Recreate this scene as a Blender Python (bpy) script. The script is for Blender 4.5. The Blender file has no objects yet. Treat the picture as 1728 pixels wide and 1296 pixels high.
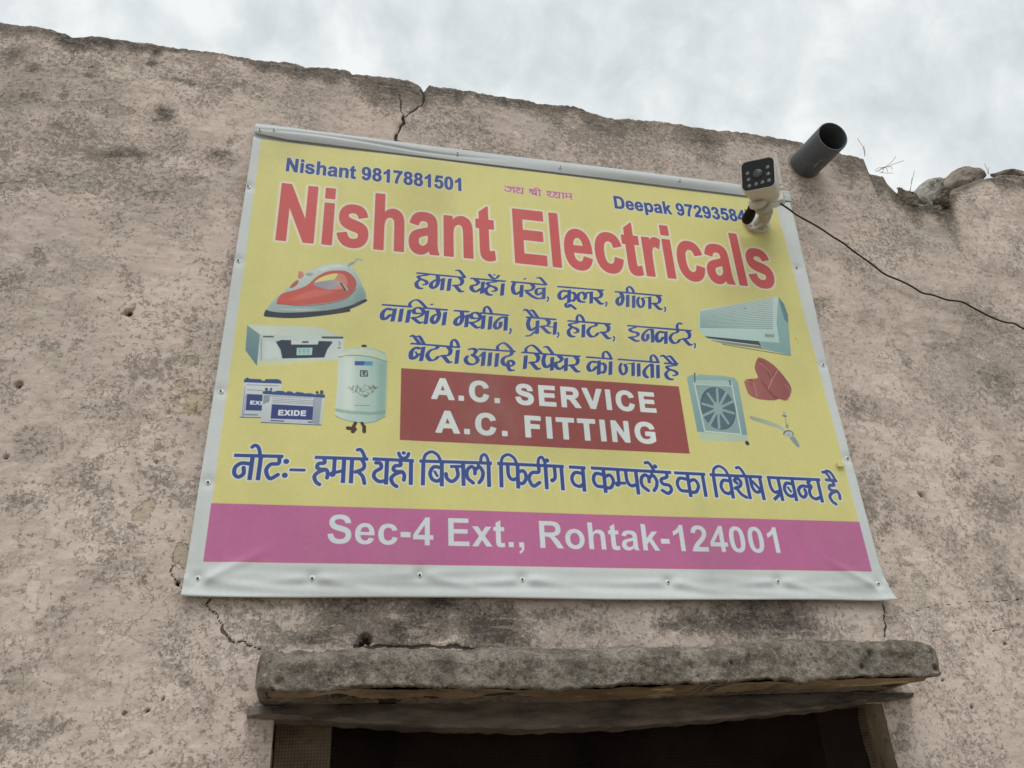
import bpy, bmesh, math, random
import numpy as np
from mathutils import Matrix, Vector
from mathutils import noise as mnoise
rad = math.radians
random.seed(7)
ZO = 1.95            # height of the printed yellow field's lower edge above the ground

# ------------------------------------------------------------------ camera, sky, sun
sc = bpy.context.scene
col = sc.collection
C_ = np.array([0.17998404, -1.2772777, -0.37192848])
R_ = np.array([[0.97587142, -0.21319691, -0.04714135], [0.06147257, 0.47542188, -0.87760781], [0.20951393, 0.85353448, 0.47705579]])
F_ = 1370.0
cam = bpy.data.cameras.new('camera'); cob = bpy.data.objects.new('camera', cam); col.objects.link(cob)
cam.sensor_width = 36.0; cam.lens = F_ / 1728 * 36; cam.clip_end = 2000; cam.clip_start = 0.02
m3 = Matrix([[R_[0][i], -R_[1][i], -R_[2][i]] for i in range(3)])
mw = m3.to_4x4(); mw.translation = Vector((C_[0], C_[1], C_[2] + ZO)); cob.matrix_world = mw
sc.camera = cob

SUN_EL, SUN_AZ = 56.0, 188.0      # azimuth clockwise from +Y
world = bpy.data.worlds.new('World'); sc.world = world; world.use_nodes = True
nt = world.node_tree; nt.nodes.clear()
def N(t, tree=None, **kw):
    n = (tree or nt).nodes.new(t)
    for k, v in kw.items(): setattr(n, k, v)
    return n
L = nt.links.new
out = N('ShaderNodeOutputWorld'); bg = N('ShaderNodeBackground'); bg.inputs['Strength'].default_value = 0.10
sky = N('ShaderNodeTexSky', sky_type='NISHITA', sun_disc=False, sun_elevation=rad(SUN_EL), sun_rotation=rad(SUN_AZ))
tc = N('ShaderNodeTexCoord')
mp = N('ShaderNodeMapping'); mp.inputs['Scale'].default_value = (1.15, 1.15, 0.95); mp.inputs['Location'].default_value = (0.75, 0.2, 0.4)
L(tc.outputs['Generated'], mp.inputs['Vector'])
n1 = N('ShaderNodeTexNoise'); n1.inputs['Scale'].default_value = 2.6; n1.inputs['Detail'].default_value = 8; n1.inputs['Roughness'].default_value = 0.52; n1.inputs['Distortion'].default_value = 0.35
n2 = N('ShaderNodeTexNoise'); n2.inputs['Scale'].default_value = 12.0; n2.inputs['Detail'].default_value = 9; n2.inputs['Roughness'].default_value = 0.58; n2.inputs['Distortion'].default_value = 0.25
L(mp.outputs[0], n1.inputs['Vector']); L(mp.outputs[0], n2.inputs['Vector'])
mxn = N('ShaderNodeMix'); mxn.data_type = 'FLOAT'; mxn.inputs[0].default_value = 0.5
L(n1.outputs['Fac'], mxn.inputs[2]); L(n2.outputs['Fac'], mxn.inputs[3])
rp = N('ShaderNodeValToRGB'); e = rp.color_ramp.elements
e[0].position = 0.40; e[0].color = (0.615, 0.675, 0.70, 1)
e[1].position = 0.61; e[1].color = (0.92, 0.94, 0.94, 1)
x = e.new(0.47); x.color = (0.70, 0.752, 0.768, 1)
x = e.new(0.55); x.color = (0.81, 0.85, 0.855, 1)
L(mxn.outputs[0], rp.inputs[0])
sc1 = N('ShaderNodeVectorMath', operation='SCALE'); sc1.inputs['Scale'].default_value = 7.9
L(rp.outputs[0], sc1.inputs[0])
mx = N('ShaderNodeMix'); mx.data_type = 'RGBA'; mx.inputs[0].default_value = 0.95
L(sky.outputs[0], mx.inputs[6]); L(sc1.outputs[0], mx.inputs[7]); L(mx.outputs[2], bg.inputs['Color']); L(bg.outputs[0], out.inputs['Surface'])

sun = bpy.data.lights.new('sun', 'SUN'); sun.energy = 1.4; sun.angle = rad(45); sun.color = (1, 0.965, 0.91)
so = bpy.data.objects.new('sun', sun); col.objects.link(so)
az, el = rad(SUN_AZ), rad(SUN_EL)
sd = Vector((math.sin(az) * math.cos(el), math.cos(az) * math.cos(el), math.sin(el)))
so.rotation_euler = sd.to_track_quat('Z', 'Y').to_euler(); so.location = (0, -3, 8)
vs = sc.view_settings; vs.view_transform = 'Standard'; vs.look = 'None'; vs.gamma = 1; vs.exposure = 0.38; vs.use_curve_mapping = False

# ------------------------------------------------------------------ helpers
def at(px, py, y=0.0):
    """where the line of sight through photograph pixel (px, py) meets the plane at depth y"""
    d = R_.T @ np.array([(px - 864) / F_, (py - 648) / F_, 1.0]); k = (y - C_[1]) / d[1]
    p = C_ + k * d
    return Vector((p[0], y, p[2] + ZO))
def tag(o, label=None, cat=None, group=None, kind=None):
    for k, v in (('label', label), ('category', cat), ('group', group), ('kind', kind)):
        if v: o[k] = v
    return o
def link(name, me, mat=None, parent=None, smooth=False):
    o = bpy.data.objects.new(name, me); col.objects.link(o)
    if mat: me.materials.append(mat)
    if parent: o.parent = parent
    if smooth:
        me.polygons.foreach_set('use_smooth', [True] * len(me.polygons))
    return o
def child(o, parent):
    o.parent = parent; o.matrix_parent_inverse = parent.matrix_basis.inverted()
    return o
def pyd(name, v, f, mat=None, parent=None, smooth=False):
    me = bpy.data.meshes.new(name); me.from_pydata([tuple(a) for a in v], [], f); me.update()
    return link(name, me, mat, parent, smooth)
def empty(name, loc):
    o = bpy.data.objects.new(name, None); o.location = loc; o.empty_display_size = 0.1; col.objects.link(o)
    return o
def from_bm(name, bm, mat=None, parent=None, smooth=False):
    me = bpy.data.meshes.new(name); bm.to_mesh(me); bm.free()
    return link(name, me, mat, parent, smooth)
def box(name, x0, x1, y0, y1, z0, z1, mat, parent=None, bevel=0.0):
    bm = bmesh.new(); bmesh.ops.create_cube(bm, size=1)
    for v in bm.verts:
        v.co = Vector(((x0 + x1) / 2 + v.co.x * (x1 - x0), (y0 + y1) / 2 + v.co.y * (y1 - y0), (z0 + z1) / 2 + v.co.z * (z1 - z0)))
    if bevel: bmesh.ops.bevel(bm, geom=bm.edges[:], offset=bevel, segments=2, affect='EDGES')
    return from_bm(name, bm, mat, parent)
def tube(name, pts, r, mat, parent=None, seg=10, cap=True):
    pts = [Vector(p) for p in pts]; rr = r if isinstance(r, (list, tuple)) else [r] * len(pts)
    V, Fc = [], []
    prev = None
    for i, p in enumerate(pts):
        t = (pts[min(i + 1, len(pts) - 1)] - pts[max(i - 1, 0)]).normalized()
        if prev is None:
            u = t.cross(Vector((0, 0, 1)))
            if u.length < 0.1: u = t.cross(Vector((0, 1, 0)))
        else: u = prev - t * prev.dot(t)
        u.normalize(); prev = u; w = t.cross(u)
        for k in range(seg):
            a = 2 * math.pi * k / seg; V.append(p + (u * math.cos(a) + w * math.sin(a)) * rr[i])
    for i in range(len(pts) - 1):
        for k in range(seg):
            a, b = i * seg + k, i * seg + (k + 1) % seg
            Fc.append((a, b, b + seg, a + seg))
    if cap:
        Fc.append(tuple(range(seg))[::-1]); Fc.append(tuple((len(pts) - 1) * seg + k for k in range(seg)))
    return pyd(name, V, Fc, mat, parent, True)
def smooth_pts(p, n=4, closed=False):
    p = [np.array(q, float) for q in p]
    if len(p) < 3: return p
    if closed: q = [p[-1]] + p + [p[0], p[1]]
    else: q = [2 * p[0] - p[1]] + p + [2 * p[-1] - p[-2]]
    o = []
    for i in range(1, len(q) - 2):
        a, b, c, d = q[i - 1:i + 3]
        for k in range(n):
            t = k / n
            o.append(0.5 * (2 * b + (c - a) * t + (2 * a - 5 * b + 4 * c - d) * t * t + (3 * b - a - 3 * c + d) * t ** 3))
    if not closed: o.append(p[-1])
    return o
def lat(ix, iy, s):
    h = (ix.astype(np.int64) * 374761393 + iy.astype(np.int64) * 668265263 + s * 1442695041) & 0xffffffff
    h = ((h ^ (h >> 13)) * 1274126177) & 0xffffffff
    return ((h ^ (h >> 16)) & 0xffff) / 65535.0
def vn(x, y, s=0):
    xi, yi = np.floor(x), np.floor(y); fx, fy = x - xi, y - yi
    fx = fx * fx * fx * (fx * (fx * 6 - 15) + 10); fy = fy * fy * fy * (fy * (fy * 6 - 15) + 10)
    a, b = lat(xi, yi, s), lat(xi + 1, yi, s); c, d = lat(xi, yi + 1, s), lat(xi + 1, yi + 1, s)
    return (a + (b - a) * fx) * (1 - fy) + (c + (d - c) * fx) * fy
def fbm(x, y, s=0, o=5, g=0.5):
    t = 0; a = 1; n = 0
    for k in range(o):
        t = t + a * vn(x * 2 ** k, y * 2 ** k, s + k * 17); n += a; a *= g
    return t / n
def seg_dist(X, Y, pts):
    D = np.full(X.shape, 1e9)
    for (ax, ay), (bx, by) in zip(pts[:-1], pts[1:]):
        vx, vy = bx - ax, by - ay; l = vx * vx + vy * vy + 1e-12
        t = np.clip(((X - ax) * vx + (Y - ay) * vy) / l, 0, 1)
        D = np.minimum(D, np.hypot(X - ax - t * vx, Y - ay - t * vy))
    return D

# ------------------------------------------------------------------ materials
class Mat:
    def __init__(s, name, rough=0.8, spec=0.3):
        s.m = bpy.data.materials.new(name); s.m.use_nodes = True; s.t = s.m.node_tree
        s.b = s.t.nodes['Principled BSDF']; s.b.inputs['Roughness'].default_value = rough
        s.b.inputs['Specular IOR Level'].default_value = spec
        s.co = s.n('ShaderNodeTexCoord').outputs['Object']
    def n(s, t, **kw): return N(t, s.t, **kw)
    def l(s, a, b): s.t.links.new(a, b)
    def noise(s, scale, detail=6, rough=0.55, dist=0.0, vec=None, loc=(0, 0, 0), sca=(1, 1, 1)):
        mp = s.n('ShaderNodeMapping'); mp.inputs['Location'].default_value = loc; mp.inputs['Scale'].default_value = sca
        s.l(vec or s.co, mp.inputs[0])
        t = s.n('ShaderNodeTexNoise'); s.l(mp.outputs[0], t.inputs['Vector'])
        t.inputs['Scale'].default_value = scale; t.inputs['Detail'].default_value = detail
        t.inputs['Roughness'].default_value = rough; t.inputs['Distortion'].default_value = dist
        return t.outputs['Fac']
    def m2(s, op, a, b=0.0, c=None, clamp=False):
        t = s.n('ShaderNodeMath', operation=op, use_clamp=clamp)
        for i, v in enumerate((a, b, c)):
            if v is None: continue
            if isinstance(v, (int, float)): t.inputs[i].default_value = v
            else: s.l(v, t.inputs[i])
        return t.outputs[0]
    def step(s, v, a, b, lo=0.0, hi=1.0):
        t = s.n('ShaderNodeMapRange'); t.interpolation_type = 'SMOOTHSTEP'; s.l(v, t.inputs[0])
        t.inputs[1].default_value = a; t.inputs[2].default_value = b; t.inputs[3].default_value = lo; t.inputs[4].default_value = hi
        return t.outputs[0]
    def mix(s, f, a, b, mode='MIX'):
        t = s.n('ShaderNodeMix'); t.data_type = 'RGBA'; t.blend_type = mode
        for i, v in ((0, f), (6, a), (7, b)):
            if isinstance(v, (int, float)): t.inputs[i].default_value = v
            elif isinstance(v, tuple): t.inputs[i].default_value = (*v, 1)[:4]
            else: s.l(v, t.inputs[i])
        return t.outputs[2]
    def attr(s, name): return s.n('ShaderNodeAttribute', attribute_name=name).outputs['Fac']
    def color(s, c):
        if isinstance(c, tuple): s.b.inputs['Base Color'].default_value = (*c, 1)
        else: s.l(c, s.b.inputs['Base Color'])
    def bump(s, h, strength=0.5, dist=0.002):
        t = s.n('ShaderNodeBump'); t.inputs['Strength'].default_value = strength; t.inputs['Distance'].default_value = dist
        s.l(h, t.inputs['Height']); s.l(t.outputs[0], s.b.inputs['Normal'])

def plain(name, c, rough=0.6, spec=0.4, var=0.12, sc_=60, metal=0.0, dirt=None):
    M = Mat(name, rough, spec)
    f = M.noise(sc_, 5); lo = tuple(v * (1 - var) for v in c); hi = tuple(min(1, v * (1 + var)) for v in c)
    cc = M.mix(M.step(f, 0.3, 0.7), lo, hi)
    if dirt:
        d = M.noise(sc_ * 0.45, 7, 0.65, loc=(3, 1, 2)); cc = M.mix(M.step(d, 0.52, 0.72, 0, dirt[3]), cc, dirt[:3])
    M.color(cc); M.b.inputs['Metallic'].default_value = metal
    M.bump(M.noise(sc_ * 6, 4), 0.15, 0.001)
    return M.m

def make_plaster():
    M = Mat('weathered_plaster', 0.92, 0.15)
    dk, pl, warm, green, crk, pale = [M.attr(a) for a in ('dark', 'peel', 'warm', 'green', 'crack', 'pale')]
    big = M.noise(2.3, 5, 0.6, loc=(2, 0, 5)); mid = M.noise(9, 7, 0.62, loc=(7, 3, 1)); fine = M.noise(70, 6, 0.65)
    grit = M.noise(330, 3, 0.6, loc=(1, 9, 3))
    streak = M.noise(14, 6, 0.6, sca=(1.5, 1, 0.35), loc=(5, 5, 2))
    # faded pink limewash drifting to grey-brown where it has worn thin
    T1 = M.noise(3.2, 12, 0.68, 0.0, loc=(2, 3, 5)); T2 = M.noise(11, 12, 0.74, 0.0, loc=(7, 3, 1))
    T = M.m2('ADD', M.m2('MULTIPLY', T1, 0.55), M.m2('MULTIPLY', T2, 0.45))
    T = M.m2('ADD', T, M.m2('MULTIPLY', dk, 0.10)); T = M.m2('SUBTRACT', T, M.m2('MULTIPLY', pale, 0.065))
    rp_ = M.n('ShaderNodeValToRGB'); M.l(T, rp_.inputs[0]); E = rp_.color_ramp.elements
    E[0].position = 0.40; E[0].color = (0.60, 0.515, 0.45, 1); E[1].position = 0.64; E[1].color = (0.33, 0.285, 0.245, 1)
    for p_, c_ in ((0.455, (0.565, 0.475, 0.415, 1)), (0.50, (0.52, 0.433, 0.38, 1)), (0.54, (0.465, 0.39, 0.342, 1)), (0.59, (0.41, 0.35, 0.302, 1))):
        x_ = E.new(p_); x_.color = c_
    c = M.mix(0.12, rp_.outputs[0], (0.66, 0.54, 0.48))
    c = M.mix(M.step(streak, 0.52, 0.75, 0, 0.35), c, (0.55, 0.50, 0.44))
    c = M.mix(M.step(big, 0.50, 0.66, 0, 0.35), c, (0.46, 0.395, 0.36))
    wv = M.noise(16, 12, 0.80, 0.0, loc=(4, 4, 4)); wv2 = M.noise(4.3, 5, 0.55, loc=(9, 1, 0))
    worn = M.m2('ADD', M.m2('MULTIPLY', wv, 0.62), M.m2('MULTIPLY', wv2, 0.55))
    worn = M.m2('ADD', worn, M.m2('MULTIPLY', dk, 0.12)); worn = M.m2('SUBTRACT', worn, M.m2('MULTIPLY', pale, 0.09))
    wm = M.step(worn, 0.635, 0.665)
    wm = M.m2('MULTIPLY', wm, M.step(M.noise(130, 6, 0.75, loc=(2, 2, 8)), 0.44, 0.52, 0.15, 1.0))
    c = M.mix(M.m2('MULTIPLY', wm, 0.42), c, (0.245, 0.215, 0.18))
    # crisp peeled patches
    pn = M.noise(20, 9, 0.70, 0.0, loc=(1, 7, 7)); pl2 = M.m2('ADD', pl, M.m2('MULTIPLY', M.m2('SUBTRACT', pn, 0.5), 2.4))
    pn2 = M.noise(5.5, 12, 0.72, 0.0, loc=(11, 0, 4)); pn3 = M.m2('MULTIPLY', M.step(pn2, 0.632, 0.642), 0.6)
    pm = M.m2('MAXIMUM', M.step(pl2, 0.50, 0.56), pn3)
    sub = M.mix(M.step(M.noise(45, 8, 0.7, loc=(0, 6, 0)), 0.35, 0.65), (0.265, 0.238, 0.195), (0.38, 0.34, 0.285))
    sub = M.mix(warm, sub, (0.46, 0.39, 0.25))
    c = M.mix(M.m2('MULTIPLY', pm, 0.72), c, sub)
    edge = M.m2('SUBTRACT', M.step(pl2, 0.46, 0.51), M.step(pl2, 0.53, 0.62))
    edge = M.m2('MAXIMUM', edge, M.m2('SUBTRACT', M.step(pn2, 0.622, 0.634), M.step(pn2, 0.64, 0.66)), clamp=True)
    c = M.mix(M.m2('MULTIPLY', M.m2('MULTIPLY', edge, M.step(fine, 0.45, 0.6)), 0.32), c, (0.12, 0.095, 0.075))
    # thin pale flakes of limewash still holding on, crisp-edged
    fn = M.noise(17, 12, 0.76, 0.0, loc=(12, 5, 2)); fl = M.m2('ADD', M.m2('MULTIPLY', pale, 0.16), fn); fl = M.m2('SUBTRACT', fl, M.m2('MULTIPLY', dk, 0.02))
    fm = M.step(fl, 0.595, 0.607); c = M.mix(M.m2('MULTIPLY', fm, 0.6), c, (0.66, 0.565, 0.50))
    fe = M.m2('SUBTRACT', M.step(fl, 0.583, 0.593), fm, clamp=True); c = M.mix(M.m2('MULTIPLY', fe, 0.12), c, (0.17, 0.14, 0.115))
    # small chips and hairlines
    hl = M.noise(27, 8, 0.6, 0.2, loc=(3, 3, 3)); hh = M.m2('ABSOLUTE', M.m2('SUBTRACT', hl, 0.5))
    hair = M.m2('MULTIPLY', M.step(hh, 0.0, 0.012, 1, 0), M.step(M.noise(7, 3, loc=(6, 2, 2)), 0.54, 0.66))
    c = M.mix(M.m2('MULTIPLY', hair, 0.12), c, (0.13, 0.10, 0.08))
    # dark specks of mould, denser where stained
    sp = M.noise(120, 5, 0.75, loc=(8, 1, 6)); spm = M.m2('ADD', sp, M.m2('MULTIPLY', M.m2('SUBTRACT', M.noise(5, 9, 0.7, loc=(0, 3, 9)), 0.18), 0.55))
    spm = M.m2('ADD', spm, M.m2('MULTIPLY', dk, 0.17)); s1 = M.step(spm, 0.76, 0.81)
    c = M.mix(M.m2('MULTIPLY', s1, 0.5), c, (0.16, 0.135, 0.11))
    # granular bloom: clustered fine dark grains, and pale grains inside the stains
    clu = M.m2('ADD', M.noise(5.5, 12, 0.74, 0.0, loc=(3, 8, 8)), M.m2('MULTIPLY', dk, 0.13)); clu = M.m2('SUBTRACT', clu, M.m2('MULTIPLY', pale, 0.07)); clu = M.step(clu, 0.485, 0.56, 0.10, 1.0)
    g1 = M.step(M.noise(190, 6, 0.85, loc=(2, 0, 4)), 0.505, 0.545); g2 = M.step(M.noise(420, 3, 0.8, loc=(5, 1, 1)), 0.50, 0.56)
    c = M.mix(M.m2('MULTIPLY', M.m2('MULTIPLY', clu, M.m2('MAXIMUM', g1, M.m2('MULTIPLY', g2, 0.8))), 0.62), c, (0.175, 0.155, 0.125))
    # black-grey weathering
    dn = M.noise(26, 12, 0.82, 0.0, loc=(5, 8, 0)); dn = M.m2('ADD', M.m2('MULTIPLY', dn, 0.6), M.m2('MULTIPLY', M.noise(150, 5, 0.75, loc=(1, 2, 2)), 0.4)); dm = M.m2('ADD', M.m2('MULTIPLY', dk, 0.92), M.m2('MULTIPLY', M.m2('SUBTRACT', dn, 0.5), 3.2))
    c = M.mix(M.step(dm, 0.52, 0.76, 0, 0.80), c, (0.145, 0.125, 0.105)); c = M.mix(M.step(dm, 0.86, 1.08, 0, 0.85), c, (0.052, 0.046, 0.041))
    # greenish grey bloom
    gm = M.m2('ADD', green, M.m2('MULTIPLY', M.m2('SUBTRACT', M.noise(19, 8, 0.7, loc=(2, 5, 1)), 0.5), 1.2))
    c = M.mix(M.step(gm, 0.35, 1.1, 0, 0.5), c, (0.38, 0.39, 0.315))
    # pale grains
    c = M.mix(M.step(M.noise(210, 4, 0.7, loc=(4, 9, 9)), 0.58, 0.63, 0, 0.30), c, (0.60, 0.52, 0.45))
    c = M.mix(M.step(grit, 0.35, 0.70, 0.0, 0.10), c, (0.22, 0.185, 0.15))
    br = M.noise(60, 7, 0.7, sca=(0.35, 1, 2.2), loc=(6, 0, 1)); c = M.mix(M.step(br, 0.50, 0.62, 0, 0.22), c, (0.30, 0.25, 0.21)); c = M.mix(M.step(br, 0.46, 0.36, 0, 0.30), c, (0.64, 0.545, 0.48))
    # cracks
    cn = M.m2('ADD', crk, M.m2('MULTIPLY', M.m2('SUBTRACT', M.noise(160, 4, 0.6), 0.5), 0.5))
    ck = M.step(cn, 0.55, 0.75)
    c = M.mix(M.m2('MULTIPLY', ck, 0.85), c, (0.035, 0.028, 0.022))
    M.color(c)
    h = M.m2('ADD', M.m2('MULTIPLY', fine, 0.8), M.m2('MULTIPLY', grit, 0.35)); h = M.m2('ADD', h, M.m2('MULTIPLY', wv, 1.0))
    h = M.m2('SUBTRACT', M.m2('ADD', h, M.m2('MULTIPLY', fm, 0.5)), M.m2('MULTIPLY', pm, 1.0)); h = M.m2('SUBTRACT', h, M.m2('MULTIPLY', s1, 0.5))
    h = M.m2('SUBTRACT', h, M.m2('MULTIPLY', hair, 0.6)); h = M.m2('SUBTRACT', h, M.m2('MULTIPLY', ck, 4.0))
    M.bump(h, 0.9, 0.0018)
    return M.m
PLASTER = make_plaster()

def make_concrete():
    M = Mat('mossy_concrete', 0.95, 0.12)
    a = M.noise(18, 9, 0.72, loc=(1, 1, 1)); b = M.noise(70, 7, 0.75); g = M.noise(280, 4, 0.7, loc=(3, 0, 0))
    c = M.mix(M.step(a, 0.35, 0.65), (0.165, 0.141, 0.117), (0.425, 0.378, 0.322))
    c = M.mix(M.step(b, 0.52, 0.66, 0, 0.75), c, (0.46, 0.42, 0.36))
    c = M.mix(M.step(b, 0.36, 0.45, 0.80, 0), c, (0.085, 0.070, 0.056)); c = M.mix(M.step(M.noise(150, 6, 0.85, loc=(6, 6, 0)), 0.51, 0.56, 0, 0.6), c, (0.10, 0.085, 0.068)); c = M.mix(M.step(M.noise(240, 4, 0.8, loc=(0, 7, 3)), 0.56, 0.66, 0, 0.6), c, (0.50, 0.46, 0.39))
    c = M.mix(M.step(M.noise(9, 6, 0.6, loc=(5, 5, 5)), 0.52, 0.70, 0, 0.25), c, (0.18, 0.195, 0.165))
    c = M.mix(M.step(M.noise(46, 8, 0.8, loc=(8, 2, 0)), 0.63, 0.67, 0, 0.85), c, (0.62, 0.57, 0.49))
    c = M.mix(M.step(M.noise(30, 5, 0.7, loc=(0, 2, 7)), 0.66, 0.70, 0, 0.9), c, (0.03, 0.027, 0.024))
    M.color(c)
    M.bump(M.m2('ADD', M.m2('ADD', M.m2('MULTIPLY', b, 1.3), g), M.m2('MULTIPLY', a, 1.2)), 1.0, 0.006)
    return M.m
CONCRETE = make_concrete()

# ------------------------------------------------------------------ ground and building
def ground():
    M = Mat('packed_earth', 0.95, 0.1)
    c = M.mix(M.step(M.noise(1.5, 8, 0.65), 0.35, 0.65), (0.24, 0.20, 0.155), (0.34, 0.29, 0.235)); M.color(c)
    M.bump(M.noise(30, 6), 0.5, 0.01)
    o = pyd('ground', [(-300, -300, 0), (300, -300, 0), (300, 300, 0), (-300, 300, 0)], [(0, 1, 2, 3)], M.m)
    tag(o, kind='structure')
ground()

building = empty('shop_building', (0.6, 0.1, 0.0))
tag(building, 'low old shop building with weathered pink plaster front and broken parapet', 'building')

PROF = [(0, 27), (25, 32), (45, 33), (87, 39.5), (104, 46), (122, 52), (140, 53), (153, 50), (178, 53), (191, 57), (206, 58), (244, 62), (280, 69), (323, 74), (356, 78),
 (440, 93), (470, 95), (500, 97.5), (515, 105), (521, 103), (560, 106), (590, 110), (596, 116), (620, 117), (660, 122), (695, 128), (707, 135), (712, 140), (715.5, 147), (718.5, 143), (725, 136),
 (745, 138.5), (796, 145.5), (840, 154), (901.5, 162.7), (908, 166), (940, 169), (972, 172.6), (989.5, 178), (1000, 184), (1049, 194.5), (1055, 192.5), (1114, 196.5), (1164, 204), (1214, 212),
 (1250, 215), (1289, 221), (1354, 232.5), (1390, 244), (1424, 252), (1458.5, 260), (1462, 269), (1465.5, 281), (1471, 287), (1480, 288), (1491, 290), (1498, 301), (1510.5, 315), (1516, 319),
 (1530, 333), (1542, 336), (1555, 339), (1562, 341), (1592, 346), (1601, 344), (1606, 322), (1612, 314), (1624.5, 309), (1647, 301), (1654, 295), (1676.5, 293), (1691, 289), (1706, 288.5), (1728, 290), (1800, 299), (1900, 309)]
PX = []; PZ = []
for p in PROF:
    q = at(*p); PX.append(q.x); PZ.append(q.z - ZO)
def top_z(x):
    x = np.asarray(x, float)
    z = np.interp(x, PX, PZ)
    far = np.clip(np.maximum(PX[0] - x, x - PX[-1]), 0, 1)
    z = z + far * (0.03 * np.sin(x * 9) + 0.02 * np.sin(x * 23 + 1))
    return z + 0.006 * (fbm(x * 55, x * 0 + 3.3, 5, 4) - 0.5) + 0.006 * (fbm(x * 190, x * 0 + 1.3, 8, 3) - 0.5)

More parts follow.
